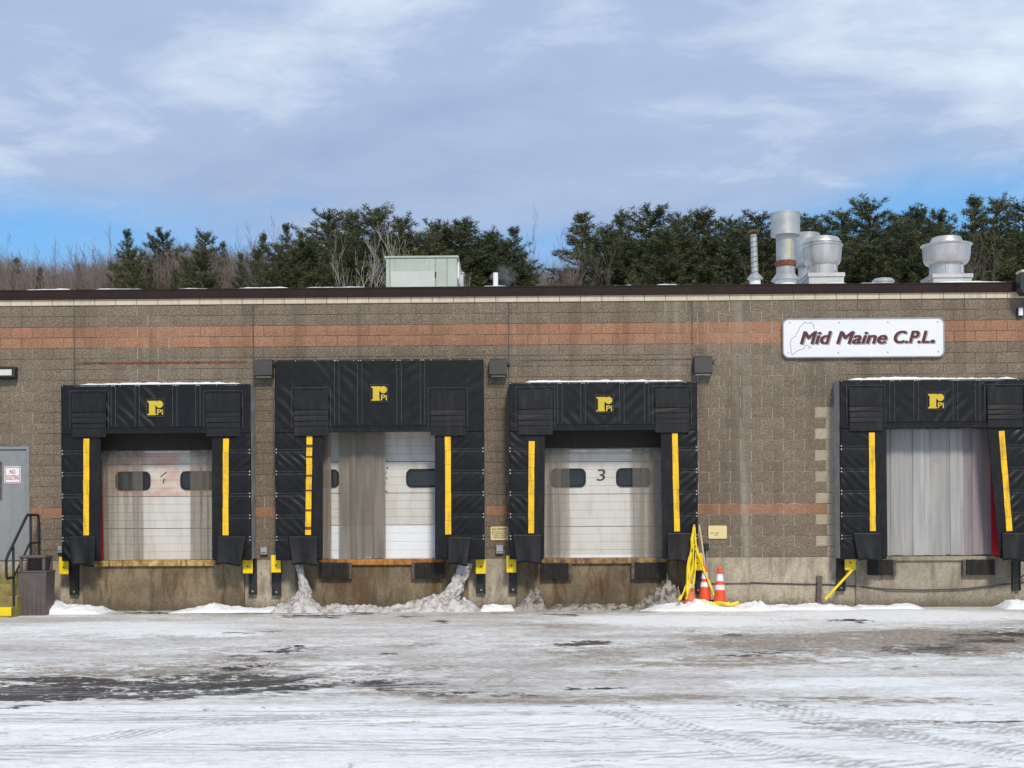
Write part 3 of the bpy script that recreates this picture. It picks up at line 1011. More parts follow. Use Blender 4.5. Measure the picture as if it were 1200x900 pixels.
# fascia: folded metal in lengths
k = 0
x = -XW
while x < XW - 0.01:
    x1 = min(XW, x + 3.05)
    mb = MB()
    yo = -0.050 - 0.002 * (k % 2)
    mb.prism([(x + 0.002, Z_CAP), (x1 - 0.002, Z_CAP), (x1 - 0.002, Z_FASCIA), (x + 0.002, Z_FASCIA)], yo, 0.30)
    mb.box(x + 0.002, x1 - 0.002, yo - 0.010, yo - 0.0005, Z_CAP - 0.006, Z_CAP + 0.020)
    mb.box(x + 0.002, x1 - 0.002, yo - 0.008, yo - 0.0005, Z_FASCIA - 0.022, Z_FASCIA + 0.004)
    mb.build('fascia_panel', M['fascia'], bld)
    x = x1
    k += 1
# rusty lintel lines over docks 1 and 3
x0, x1, z0, z1 = rect(86, 290, 423.2, 426.0)
mb = MB()
mb.box(x0, x1, -0.012, 0.0, z0, z1 - 0.012)
mb.build('lintel_angle', M['rust'], wall)
x0, x1, z0, z1 = rect(603, 830, 420.0, 422)
mb = MB()
mb.box(x0, x1, -0.011, 0.0, z0, z1 - 0.012)
mb.build('lintel_angle', M['steel_post'], wall)

# dock faces: stained concrete piers under each door
for (pa, pb, d, mat) in ((97, 286, 0.10, 'dock_concrete'), (346, 549, 0.07, 'dock_concrete'), (605, 806, 0.07, 'dock_concrete'), (1003, 1188, 0.05, 'dock_concrete_pale')):
    x0, x1, z0, z1 = rect(pa, pb, 657, 713, -d)
    mb = MB()
    mb.box(x0, x1, -d, -0.017, -0.2, ZC - 0.012, 0.006)
    mb.build('dock_face', M[mat], bld)

# ---- overhead doors
DY = 0.13


def rounded(x0, x1, z0, z1, r, n=6):
    pts = []
    for cx, cz, a0 in ((x1 - r, z0 + r, -90), (x1 - r, z1 - r, 0), (x0 + r, z1 - r, 90), (x0 + r, z0 + r, 180)):
        for k in range(n + 1):
            a = R(a0 + 90 * k / n)
            pts.append((cx + r * math.cos(a), cz + r * math.sin(a)))
    return pts


def ring(mb, outer, inner, y0, y1):
    n = len(outer)
    vs = [(x, y0, z) for x, z in outer] + [(x, y0, z) for x, z in inner] + [(x, y1, z) for x, z in outer] + [(x, y1, z) for x, z in inner]
    fs = []
    for k in range(n):
        k2 = (k + 1) % n
        fs += [(k, k2, n + k2, n + k), (2 * n + k, 2 * n + k2, k2, k), (n + k, n + k2, 3 * n + k2, 3 * n + k)]
    mb.add(vs, fs)


def door(op, name_lines, mats, wins, label):
    """sectional door: each section a ribbed panel; windows with a rubber rim and dark pane"""
    x0, x1, z0, z1 = op
    e = empty('overhead_door', ((x0 + x1) / 2, DY, z0))
    e.parent = bld
    tag(e, label)
    zs = [at((OPEN_PX[0][0] + 80), py, DY)[1] if False else py for py in name_lines]
    for i in range(len(zs) - 1):
        a, b = zs[i], zs[i + 1]
        mb = MB()
        # ribbed profile from bottom to top
        prof = [(DY + 0.04, a + 0.004), (DY + 0.006, a + 0.004), (DY, a + 0.010)]
        nr = max(1, round((b - a) / 0.152))
        for q in range(1, nr):
            zq = a + (b - a) * q / nr
            prof += [(DY, zq - 0.009), (DY + 0.008, zq - 0.004), (DY + 0.008, zq + 0.004), (DY, zq + 0.009)]
        prof += [(DY, b - 0.010), (DY + 0.006, b - 0.004), (DY + 0.04, b - 0.004)]
        vs = [(x0 - 0.05, y, z) for y, z in prof] + [(x1 + 0.05, y, z) for y, z in prof]
        n = len(prof)
        fs = [(k, n + k, n + k + 1, k + 1) for k in range(n - 1)] + [(n - 1, 2 * n - 1, n, 0)]
        mb.add(vs, fs)
        o = mb.build('door_section', M[mats[i]], e)
        if mats[i] == 'door_rusty':
            tag(o, 'rust stained door section')
        elif mats[i] == 'white_new':
            tag(o, 'clean white replacement door section')
    for (a, b, c, d) in wins:
        r = min(0.11, (d - c) * 0.36)
        mb = MB()
        ring(mb, rounded(a, b, c, d, r), rounded(a + 0.035, b - 0.035, c + 0.035, d - 0.035, r - 0.03), DY - 0.022, DY + 0.01)
        mb.build('window_frame', M['black'], e, 40)
        mb = MB()
        mb.prism(rounded(a + 0.033, b - 0.033, c + 0.033, d - 0.033, r - 0.03), DY - 0.006, DY + 0.004)
        mb.build('window_pane', M['black_pane'], e)
    return e


def zz(px, py):
    return at(px, py, DY)[1]


def wpx(x0, x1, y0, y1):
    return rect(x0, x1, y0, y1, DY)


d1 = door(OPEN[0], [ZC, zz(180, 619.5), zz(180, 582), zz(180, 544), zz(180, 506)], ['door_dirty', 'door_dirty', 'door_rusty', 'door_rusty'],
          [wpx(135.5, 176.5, 552.5, 574.5), wpx(211.5, 252.5, 552, 574)], 'white sectional door with rust stained top sections')
d2 = door(OPEN[1], [ZC, zz(450, 615.5), zz(450, 578), zz(450, 541), zz(450, 504), zz(450, 478)], ['white_new', 'door_dirty', 'door_dirty', 'door_dirty', 'door_dirty'],
          [wpx(356, 397.5, 550, 571.5), wpx(476, 517, 549.5, 571)], 'white sectional door with cleaner bottom section')
d3 = door(OPEN[2], [ZC, zz(705, 617), zz(705, 579), zz(705, 541), zz(705, 503)], ['door_dirty', 'door_dirty', 'door_dirty', 'door_dirty'],
          [wpx(645, 686.5, 549, 571), wpx(722, 763.5, 548.5, 570.5)], 'white sectional door numbered 3')
d4 = door(OPEN[3], [ZC, zz(1100, 617), zz(1100, 579), zz(1100, 541), zz(1100, 503), zz(1100, 470)], ['door_dirty', 'door_dirty', 'door_dirty', 'door_dirty', 'door_dirty'],
          [], 'white sectional door behind milky strips')
# painted door marks
YM = DY - 0.004
text('door_number', '3', rect(699, 709.5, 550, 563.5, DY), YM, M['print_black'], d3, 0.1, 0.0)
mb = MB()
for a, b, wd in (((188, 559), (195, 553.5), 0.016), ((192.6, 561), (191.2, 566.5), 0.02)):
    pa, pb = at(*a, DY), at(*b, DY)
    mb.bar((pa[0], YM, pa[1]), (pb[0], YM, pb[1]), wd, 0.004)
mb.build('door_number', M['print_black'], d1)
mb = MB()
for a, b, wd in (((452.5, 549), (455, 547.5), 0.02), ((453, 552), (451.8, 556), 0.015), ((452, 559), (453.5, 562), 0.015), ((451.5, 575), (454, 577), 0.02), ((452.5, 565), (451.5, 567), 0.012)):
    pa, pb = at(*a, DY), at(*b, DY)
    mb.bar((pa[0], YM, pa[1]), (pb[0], YM, pb[1]), wd, 0.004)
mb.build('peeled_marking', M['print_black'], d2)
for dd, (a, b) in ((d1, (118, 250)), (d3, (638, 776))):
    o = rect(a, b, 650, 653)
for (a, b, dd) in ((390, 512, d2), (640, 775, d3)):
    x0, x1, z0, z1 = rect(a, b, 651.5, 655.5, DY)
    mb = MB()
    mb.box(x0, x1, DY - 0.018, DY - 0.002, ZC + 0.002, ZC + 0.055, 0.004)
    mb.build('bottom_seal', M['white_new'], dd)
for (a, b, dd, py) in ((104, 264, d1, 528), (628, 785, d3, 526.5)):
    x0, x1, z0, z1 = rect(a, b, py, py + 3, 0.05)
    mb = MB()
    mb.box(x0 + 0.01, x1 - 0.01, 0.03, 0.06, z0, z1, 0.004)
    mb.build('head_track', M['galv'], dd)

# dock lips (steel sill angles)
for (a, b, py0, py1, mat, dep) in ((110, 255, 657, 663.5, 'rusty_yellow', 0.13), (374, 520, 656.5, 662, 'rusty_orange', 0.10), (634, 782, 655.5, 660.5, 'rusty_brown', 0.10), (1016, 1166, 654.5, 657, 'dock_concrete_pale', 0.07)):
    x0, x1, z0, z1 = rect(a, b, py0, py1, -dep)
    mb = MB()
    mb.box(x0, x1, -dep - 0.03, 0.10, z0, ZC + 0.001, 0.006)
    mb.build('dock_lip', M[mat], bld)

# ---- personnel door
e = empty('entrance_door', ((dx0 + dx1) / 2, 0.05, ZC))
e.parent = bld
tag(e, 'grey steel entrance door')
x0, x1, z0, z1 = dx0, dx1, ZC, dz1
mb = MB()
mb.box(x0 - 0.005, x0 + 0.05, -0.015, 0.12, z0, z1 + 0.003)
mb.box(x1 - 0.05, x1 + 0.005, -0.015, 0.12, z0, z1 + 0.003)
mb.box(x0 + 0.05, x1 - 0.05, -0.013, 0.12, z1 - 0.05, z1 + 0.003)
mb.build('door_frame', M['grey_door'], e)
mb = MB()
mb.box(x0 + 0.055, x1 - 0.055, 0.02, 0.065, z0 + 0.01, z1 - 0.055, 0.003)
mb.build('door_leaf', M['grey_door'], e)
for py in (540, 588, 641):
    hx, hz = at(33.2, py, 0)
    mb = MB()
    mb.tube([(x1 - 0.053, 0.010, hz - 0.055), (x1 - 0.053, 0.010, hz + 0.055)], 0.012, 8)
    mb.build('hinge', M['steel_post'], e)
wx0, wx1, wz0, wz1 = rect(-12, 2.3, 541, 586, 0.02)
mb = MB()
ring(mb, [(wx0, wz0), (wx1, wz0), (wx1, wz1), (wx0, wz1)], [(wx0 + .03, wz0 + .03), (wx1 - .03, wz0 + .03), (wx1 - .03, wz1 - .03), (wx0 + .03, wz1 - .03)], 0.008, 0.03)
mb.build('window_frame', M['steel_post'], e)
mb = MB()
mb.box(wx0 + .031, wx1 - .031, 0.014, 0.0195, wz0 + .031, wz1 - .031)
mb.build('window_pane', M['black_pane'], e)


# ================================================================== DOCK SHELTERS
SY = -0.50


def fold(x, z, sgn, k, ph):
    q = (z + sgn * x) * k + ph
    wv = 1.3 * mnoise.noise(Vector((x * 2.3 + ph, z * 2.3, ph)))
    a = math.sin(q + wv * 2.2)
    return (abs(a) ** 0.7) * (1 if a > 0 else -1) * 0.6 + 0.5 * mnoise.noise(Vector((x * 5 + ph, z * 5, 3 + ph)))


def msk(x, z):
    return min(1.0, max(0.12, 0.55 + 1.5 * mnoise.noise(Vector((x * 1.9, z * 2.1, 5.5)))))


def shelter(label, P):
    Yc = SY
    x0, x1, zb, zt = rect(P['L'], P['R'], P['T'], P['SB'], Yc)
    cxp = (P['L'] + P['R']) / 2
    zh = at(cxp, P['HB'], Yc)[1]
    root = empty('dock_shelter', ((x0 + x1) / 2, 0, ZC))
    tag(root, label, 'dock shelter', 'black dock shelters along the wall')
    r = random.Random(P['seed'])
    # canvas box
    for s_, xa in ((-1, x0), (1, x1 - 0.035)):
        mb = MB()
        n_ = 14
        vs, fs = [], []
        out = xa if s_ < 0 else xa + 0.035
        mb.sheet(6, n_, lambda u, v: (out + 0.008 * math.sin(v * 37 + s_) * math.sin(u * 3.14), (Yc + 0.03) * u - 0.001 * (1 - u) if s_ < 0 else (Yc + 0.03) * (1 - u), zb + 0.02 + (zt - zb - 0.03) * v), 0.0)
        mb.box(xa + 0.004, xa + 0.031, Yc + 0.03, -0.012, zb + 0.03, zt - 0.02)
        mb.build('side_panel', M['grey_vinyl'], root)
    mb = MB()
    mb.box(x0 + 0.036, x1 - 0.036, Yc + 0.03, -0.012, zt - 0.05, zt - 0.012)
    mb.build('top_panel', M['flap'], root)
    # header curtain
    cx = at(P['logo'][0], P['logo'][1], Yc)[0]
    seams = [at(p, P['T'], Yc)[0] for p in P['seams']]

    def env(x, z):
        d = min([abs(x - s) for s in seams] + [abs(x - x0), abs(x - x1)])
        dz = min(zt - z, z - zh)
        return min(1, d / 0.10) * min(1, max(0, dz) / 0.12 + 0.1)

    def hd(u, v):
        x, z = x0 + (x1 - x0) * u, zh + (zt - zh) * v
        y = Yc - 0.010 * env(x, z) * fold(abs(x - cx), z, -1, 24, P['seed'] * 1.7) * msk(x, z) - 0.02 * (1 - v) * math.sin(math.pi * u)
        sag = -0.012 * math.sin(math.pi * u) * (1 - v)
        return (x, y, z + sag)
    mb = MB()
    mb.sheet(170, 44, hd, 0.02)
    head = mb.build('header_curtain', M['vinyl'], root, 'all')
    lay = Yc - 0.010
    for sx in seams:
        mb = MB()
        for dx in (-0.042, 0.042):
            mb.bar((sx + dx, lay - 0.012, zh + 0.10), (sx + dx, lay - 0.005, zt - 0.03), 0.008, 0.012)
        mb.build('seam', M['seam'], head)
        mb = MB()
        for dx in (-0.022, 0.022):
            mb.lathe([(0.011, 0), (0.011, 0.006)], 0, 0, 8)
            b = len(mb.v) - 16
            mb.v[b:] = [(sx + dx + a, lay - 0.012 - c, zt - 0.022 + b_) for a, b_, c in mb.v[b:]]
        tag(mb.build('rivet', M['galv'], head), kind='stuff')
    mb = MB()
    mb.bar((x0 + 0.5, lay - 0.022, zh + 0.085), (x1 - 0.5, lay - 0.022, zh + 0.085), 0.007, 0.01)
    mb.box(x0 + 0.02, x1 - 0.02, Yc - 0.034, Yc + 0.004, zh - 0.035, zh + 0.028, 0.01)
    mb.build('hem', M['flap'], head)
    # logo: a lower-case r (block stem with a slab foot, round ear) and the letters Pi on a black patch
    lx, lz = at(P['logo'][0], P['logo'][1], Yc)
    s = 0.30 / 14.0
    mb = MB()
    lw = 0.168
    ring(mb, [(lx - lw, lz - lw), (lx + lw, lz - lw), (lx + lw, lz + lw), (lx - lw, lz + lw)], [(lx - lw + .007, lz - lw + .007), (lx + lw - .007, lz - lw + .007), (lx + lw - .007, lz + lw - .007), (lx - lw + .007, lz + lw - .007)], lay - 0.028, lay + 0.01)
    patch = mb.build('logo_patch', M['seam'], head)
    mb = MB()
    mb.box(lx - lw + .007, lx + lw - .007, lay - 0.026, lay + 0.01, lz - lw + .007, lz + lw - .007)
    mb.build('logo_ground', M['vinyl'], head)
    u = 0.145
    stem = [(-1.0, -0.95), (0.12, -0.95), (0.12, -0.82), (0.02, -0.72), (0.02, 0.15), (0.12, 0.45), (0.2, 0.62), (0.2, 0.88), (-1.0, 0.88), (-1.0, 0.74), (-0.80, 0.62), (-0.80, -0.72), (-1.0, -0.82)]
    mb = MB()
    mb.prism([(lx + a * u, lz + b * u) for a, b in stem], lay - 0.033, lay)
    mb.prism([(lx + (0.55 + 0.47 * math.cos(k * math.pi / 12)) * u, lz + (0.44 + 0.46 * math.sin(k * math.pi / 12)) * u) for k in range(24)], lay - 0.0345, lay - 0.001)
    mb.build('logo_letter', M['logo'], head)
    text('logo_lettering', 'Pi', (lx + 0.24 * u, lx + 1.0 * u, lz - 0.92 * u, lz - 0.18 * u), lay - 0.033, M['logo'], head, 0, 0.02)
    # side curtains
    bands = 6
    for side in (0, 1):
        ia, ib = P['IL'] if side == 0 else P['IR']
        za = zh + 0.03
        at_ = at(ia, P['HB'], Yc)[0]
        ab_ = at(ib, P['SB'], Yc)[0]
        zlow = zb
        bh = (za - zlow) / bands
        phs = [r.uniform(0, 6) for _ in range(bands + 1)]
        sg = 1 if side == 0 else -1

        def sd_(u, v):
            xi = ab_ + (at_ - ab_) * v
            x = x0 + (xi - x0) * u if side == 0 else xi + (x1 - xi) * u
            z = zlow + (za - zlow) * v
            bi = min(bands - 1, int(v * bands))
            fv = v * bands - bi
            ev = math.sin(math.pi * fv) ** 0.6
            uo = u if side == 0 else 1 - u          # 0 at the outer edge
            ev *= min(1, uo / 0.10 + 0.15) * min(1, (1 - uo) / 0.30 + 0.08)
            y = Yc - 0.004 - 0.015 * ev * fold(x * sg, z, 1.0, 33, phs[bi]) * msk(x, z) - 0.012 * ev
            return (x, y, z)
        mb = MB()
        mb.sheet(40, 132, sd_, 0.05)
        cur = mb.build('side_curtain', M['vinyl'], root, 'all')
        # horizontal stays and edge rivets
        for b in range(1, bands):
            z = zlow + bh * b
            f = b / bands
            xi = ab_ + (at_ - ab_) * f
            a, c = (x0, xi) if side == 0 else (xi, x1)
            mb = MB()
            mb.bar((a + 0.01, Yc - 0.012, z + 0.026), (c - 0.01, Yc - 0.012, z + 0.026), 0.006, 0.01)
            mb.bar((a + 0.01, Yc - 0.012, z - 0.026), (c - 0.01, Yc - 0.012, z - 0.026), 0.006, 0.01)
            mb.build('seam', M['seam'], cur)
            mb = MB()
            xr = x0 + 0.022 if side == 0 else x1 - 0.022
            for dz in (-0.03, 0.03):
                mb.box(xr - 0.011, xr + 0.011, Yc - 0.016, Yc - 0.002, z + dz - 0.012, z + dz + 0.012)
            tag(mb.build('rivet', M['galv'], cur), kind='stuff')
        # inner wear edge
        mb = MB()
        wd = 0.30
        vs = []
        for v, xi in ((0.02, ab_ + (at_ - ab_) * 0.02), (0.98, ab_ + (at_ - ab_) * 0.98)):
            z = zlow + (za - zlow) * v
            a, c = (xi - wd, xi + 0.012) if side == 0 else (xi - 0.012, xi + wd)
            vs += [(a, Yc - 0.018, z), (c, Yc - 0.018, z)]
        vs2 = [(x, y + 0.030, z) for x, y, z in vs]
        mb.add(vs + vs2, [(0, 1, 3, 2), (0, 4, 5, 1), (2, 3, 7, 6), (0, 2, 6, 4), (1, 5, 7, 3)])
        mb.build('wear_strip', M['flap'], cur)
        # yellow guide stripe
        (xa, ya), (xb, yb) = P['stripe'][side]
        pa, pb = at(xa, ya, Yc - 0.03), at(xb, yb, Yc - 0.03)
        mb = MB()
        n_ = 7
        for k in range(n_):
            f0, f1 = k / n_, (k + 1) / n_
            q0 = (pa[0] + (pb[0] - pa[0]) * f0 + r.uniform(-.004, .004), Yc - 0.032 + r.uniform(-.003, .003), pa[1] + (pb[1] - pa[1]) * f0)
            q1 = (pa[0] + (pb[0] - pa[0]) * f1, Yc - 0.032 + r.uniform(-.003, .003), pa[1] + (pb[1] - pa[1]) * f1 + 0.003)
            mb.bar(q0, q1, 0.106 + r.uniform(-.004, .004), 0.008)
        st = mb.build('guide_stripe', M['yellow'], cur)
        if P.get('rusty') and side == 0:
            for f, hgt in ((0.10, 0.05), (0.21, 0.03), (0.40, 0.035), (0.55, 0.03), (0.75, 0.04), (0.93, 0.05)):
                mb = MB()
                z = pa[1] + (pb[1] - pa[1]) * f
                x = pa[0] + (pb[0] - pa[0]) * f
                mb.box(x - 0.054, x + 0.054, Yc - 0.0395, Yc - 0.034, z - hgt / 2, z + hgt / 2)
                mb.build('scuff', M['rust'], cur)
        # bottom wear pad, bulging and pleated
        wa, wb, wc, wdn = P['wear'][side]
        a, b, c, d = rect(wa, wb, wc, wdn, Yc - 0.08)
        mb = MB()

        def wp(u, v):
            sk = 0.10 * (1 - v) * sg
            x = a + (b - a) * u + (sk * (1 - u) if side == 0 else sk * u) * 0.9
            z = c + (d - c) * v + 0.02 * math.sin(u * 5) * (1 - v)
            y = Yc - 0.045 - 0.07 * (1 - v) ** 1.3 - 0.02 * math.sin(u * 7 + P['seed']) * (1 - v)
            return (x, y, z)
        mb.sheet(22, 14, wp, 0.02)
        mb.build('wear_pad', M['flap'], root, 'all')
        # corner flaps over the header: overlapping leaves
        fa, fb, fc, fd = P['pad'][side]
        a, b, c, d = rect(fa, fb, fc, fd, Yc - 0.05)
        fr = [1.0, 0.58, 0.46, 0.33, 0.21, 0.0]
        for k in range(5):
            zt_, zb_ = c + (d - c) * fr[k], c + (d - c) * fr[k + 1]
            t_ = r.uniform(-0.004, 0.004)
            yt, yb_ = Yc - 0.036 - 0.002 * k, Yc - 0.047 - 0.002 * k - abs(t_)
            mb = MB()
            lift = r.uniform(-0.004, 0.012)
            vs = [(a, yt, zt_ + 0.0), (b, yt, zt_), (b + t_, yb_, zb_ - 0.006), (a + t_, yb_ - lift, zb_ - 0.006 - t_)]
            vs += [(x, y + 0.008, z) for x, y, z in vs]
            mb.add(vs, [(3, 2, 1, 0), (4, 5, 6, 7), (0, 1, 5, 4), (1, 2, 6, 5), (2, 3, 7, 6), (3, 0, 4, 7)])
            mb.build('corner_flap', M['flap'], head)
        mb = MB()
        for xx in (a - 0.045, b + 0.045):
            mb.bar((xx, lay - 0.026, c + 0.14), (xx, lay - 0.012, d + 0.05), 0.008, 0.014)
        mb.bar((a - 0.045, lay - 0.012, d + 0.05), (b + 0.045, lay - 0.012, d + 0.05), 0.008, 0.01)
        mb.build('seam', M['seam'], head)
    # row of snaps along the top edge
    mb = MB()
    k = 0
    x = x0 + 0.03
    while x < x1:
        mb.box(x - 0.008, x + 0.008, Yc - 0.014, Yc - 0.002, zt - 0.028, zt - 0.012)
        x += 0.36
    tag(mb.build('snap', M['galv'], head), kind='stuff')
    if P.get('head_shade'):
        a, b, c, d = rect(*P['head_shade'], -0.02)
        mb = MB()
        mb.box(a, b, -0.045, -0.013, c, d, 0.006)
        mb.build('head_shade_panel', M['head_shade'], root)  # added dark panel, stands in for shade on the blocks above the opening
    if P.get('red'):
        pts = P['red']
        mb = MB()
        mb.prism([at(px, py, -0.09) for px, py in pts], -0.09, -0.08)
        mb.build('red_liner', M['red'], root)
    return x0, x1, zt


SH = [
    dict(seed=1, head_shade=(106, 262, 490, 528), L=72, R=294, T=450.5, HB=506, SB=657, IL=(117.5, 117.5), IR=(249.5, 249.5), seams=[133, 161, 205, 232], logo=(182.5, 478),
         pad=((84.5, 124, 461, 512), (241.5, 281.5, 461, 511)), stripe=(((101.2, 514), (101, 627.5)), ((264.7, 514), (264.3, 627.5))),
         wear=((79, 111, 628, 663), (253, 288, 628, 662)), red=[(115.5, 656), (121.5, 656), (119, 536), (117.8, 536)]),
    dict(seed=2, L=322.5, R=567.5, T=421, HB=504, SB=656, IL=(378, 377.5), IR=(510.5, 510.5), seams=[394.5, 421.5, 467.5, 495], logo=(444.5, 461),
         pad=((344.5, 384.5, 457.5, 510), (504.5, 545, 457.5, 510)), stripe=(((362.8, 511), (361, 627)), ((524.7, 511.5), (525.3, 626.5))), rusty=True,
         wear=((337, 372, 628, 662), (525, 553, 629, 662))),
    dict(seed=3, head_shade=(626, 787, 488, 525), L=596.5, R=817.5, T=447.5, HB=502.5, SB=655, IL=(638, 637), IR=(775, 777), seams=[656, 683, 728.5, 757.5], logo=(708, 473.5),
         pad=((607.5, 647.5, 456.5, 509), (768, 807.5, 455.5, 506.5)), stripe=(((623, 517), (622.4, 625)), ((790.7, 507.5), (793.5, 623))),
         wear=((600, 635, 626, 660), (782, 815, 624, 658))),
    dict(seed=4, L=984.5, R=1207, T=444.5, HB=499.5, SB=655, IL=(1037.5, 1039), IR=(1157, 1172.5), seams=[1045, 1073, 1119, 1145], logo=(1096, 470),
         pad=((995.5, 1034.5, 454.5, 504.5), (1157.5, 1198.5, 453.5, 500.5)), stripe=(((1021.5, 507), (1023, 622.5)), ((1173.7, 505), (1183, 622.5))),
         wear=((1000, 1034, 624, 657), (1175, 1207, 624, 657)), red=[(1162, 651), (1173.5, 651), (1166.5, 560), (1162, 515), (1159, 515), (1161, 560)])]
LBL = ['black dock shelter with low header left of the tall one, nearest the entrance door', 'tallest black dock shelter with deep header reaching close to the orange band',
       'black dock shelter over the door numbered 3, with traffic cones at its foot', 'black dock shelter on the right with its opening closed by milky strips']
SHB = [shelter(l, p) for l, p in zip(LBL, SH)]


# ------------------------------------------------------------------ snow lying on the shelters and the roof edge
def snow_ridge(name, x0, x1, y0, y1, z0, hmax, seed, mat, label, n=None, m=6, hf=None, edge=0.25, rough=0.3):
    n = n or max(24, int((x1 - x0) / 0.035))
    mb = MB()
    vs, fs = [], []
    for j in range(m + 1):
        v = j / m
        for i in range(n + 1):
            u = i / n
            x, y = x0 + (x1 - x0) * u, y0 + (y1 - y0) * v
            q = float(fbm(np.array([x * 1.7 + seed]), np.array([y * 2.0 + seed]), seed, 4)[0])
            q2 = float(vnoise(np.array([x * 9 + seed]), np.array([y * 9]), seed + 3)[0])
            e = min(1, u / (edge * 0.4 + 1e-6), (1 - u) / (edge * 0.4 + 1e-6))
            pr = math.sin(math.pi * min(1, v * 0.95 + 0.04)) ** 0.6
            q3 = float(vnoise(np.array([x * 26 + seed]), np.array([y * 26]), seed + 5)[0])
            h = hmax * (0.2 + 1.1 * q + rough * (q2 - 0.5) + rough * 0.7 * (q3 - 0.5)) * e * pr
            if hf:
                h *= hf(x)
            if j == 0 or i in (0, n):
                h = -0.01
            vs.append((x, y + 0.03 * (q - 0.5), z0 + h))
    W = n + 1
    for j in range(m):
        for i in range(n):
            fs.append((j * W + i, j * W + i + 1, (j + 1) * W + i + 1, (j + 1) * W + i))
    mb.add(vs, fs)
    o = mb.build(name, mat, None, 'all')
    tag(o, label, 'snow', None, 'stuff')
    return o


for i, (x0, x1, zt) in enumerate(SHB):
    hh = [0.075, 0.018, 0.075, 0.085][i]
    if hh > 0.03:
        bx = x0 + (0.1 if i != 3 else 0.05)
        snow_ridge('snow_cap', bx, x1 - 0.05, SY + 0.0, -0.03, zt - 0.013, hh, 40 + i, M['snow'],
                   'thin snow lying on top of the ' + ['leftmost low', '', 'third', 'rightmost'][i] + ' black dock shelter', m=5)
xr = -XW
k = 0
for (a, b, hh) in ((20, 90, .05), (95, 180, .045), (200, 250, .04), (262, 345, .05), (345, 440, .05), (560, 600, .03), (715, 745, .04), (765, 800, .05), (940, 1000, .04), (1000, 1060, .04), (1090, 1192, .05)):
    xa, xb = at(a, 338, -0.05)[0], at(b, 338, -0.05)[0]
    o = snow_ridge('roof_edge_snow', xa, xb, -0.06, 0.28, Z_FASCIA + 0.002, hh, 60 + k, M['snow'], 'thin line of snow along the top of the brown roof edge', m=3, edge=0.5)
    o['group'] = 'snow along the roof edge'
    k += 1


# ------------------------------------------------------------------ strip curtains
def strips(label, segs, Y, ztop_px, zbot_px, seed):
    """segs: list of (x0, x1, material); hung from a bar"""
    r = random.Random(seed)
    xs0 = at(segs[0][0], ztop_px, Y)[0]
    xs1 = at(segs[-1][1], ztop_px, Y)[0]
    cxp = (segs[0][0] + segs[-1][1]) / 2
    zt, zb = at(cxp, ztop_px, Y)[1], at(cxp, zbot_px, Y)[1]
    root = empty('strip_curtain', ((xs0 + xs1) / 2, Y, zb))
    tag(root, label, 'strip curtain', 'vinyl strip curtains in the dock doorways')
    mb = MB()
    mb.box(xs0 - 0.02, xs1 + 0.02, Y + 0.008, Y + 0.03, zt - 0.05, zt + 0.02)
    mb.build('mounting_bar', M['grey_steel'], root)
    for i, (a, b, mat) in enumerate(segs):
        xa, xb = at(a, ztop_px, Y)[0], at(b, ztop_px, Y)[0]
        ph = r.uniform(0, 6)
        tone_ = r.random()
        yo = Y - 0.006 - 0.030 * (i % 2)
        dx = r.uniform(-0.012, 0.012)
        zl = zb + r.uniform(0, 0.035)

        def f(u, v):
            crv = 0.008 * math.sin(math.pi * u)
            return (xa + (xb - xa) * u + dx * (1 - v), yo - crv - 0.003 * math.sin(v * 9 + ph) * (1 - v), zl + (zt - zl) * v)
        mb = MB()
        mb.cur = tone_
        vs, fs = [], []
        nu, nv = 5, 12
        for j in range(nv + 1):
            for q in range(nu + 1):
                vs.append(f(q / nu, j / nv))
        for j in range(nv):
            for q in range(nu):
                fs.append((j * (nu + 1) + q, j * (nu + 1) + q + 1, (j + 1) * (nu + 1) + q + 1, (j + 1) * (nu + 1) + q))
        mb.add(vs, fs)
        mb.build('strip', M[mat], root, 'all')


strips('grimy see-through strips hanging left of the white panel in the leftmost dock door', [(114, 127, 'strip_grey'), (124, 139, 'strip_grey'), (136, 150, 'strip_grey'), (146, 158, 'strip_grey'), (155, 167, 'strip_grey')], -0.01, 527, 656, 1)
strips('grimy see-through strips hanging at the right side of the leftmost dock door', [(223, 237, 'strip_grey'), (234, 245, 'strip_grey'), (242, 256, 'strip_grey')], -0.01, 527, 656, 2)
strips('single narrow brown strip at the left edge of the tall dock doorway', [(374, 388, 'strip_brown')], -0.01, 503, 656, 3)
strips('bunched brown strips hanging across the middle of the tall dock doorway', [(397, 413, 'strip_brown'), (410, 417, 'strip_brown'), (415, 427, 'strip_brown'), (424, 438, 'strip_brown'), (435, 451, 'strip_brown')], -0.01, 503, 654, 4)
strips('greyish brown strips hanging left of the 3 on the dock door', [(634, 647, 'strip_grey'), (644, 657, 'strip_grey'), (653, 667, 'strip_grey')], -0.01, 525, 656, 5)
strips('greyish brown strips hanging right of the 3 on the dock door', [(741, 755, 'strip_grey'), (752, 765, 'strip_grey'), (761, 780, 'strip_grey')], -0.01, 525, 656, 6)
sg = []
x = 1035
i = 0
while x < 1172:
    wd_ = 12 + 3 * ((i * 7) % 3)
    sg.append((x, x + wd_, 'strip_pale' if x < 1118 else 'strip_pink'))
    x += wd_ - 3.5
    i += 1
strips('full row of milky strips closing the rightmost dock doorway', sg, -0.01, 503, 651, 7)


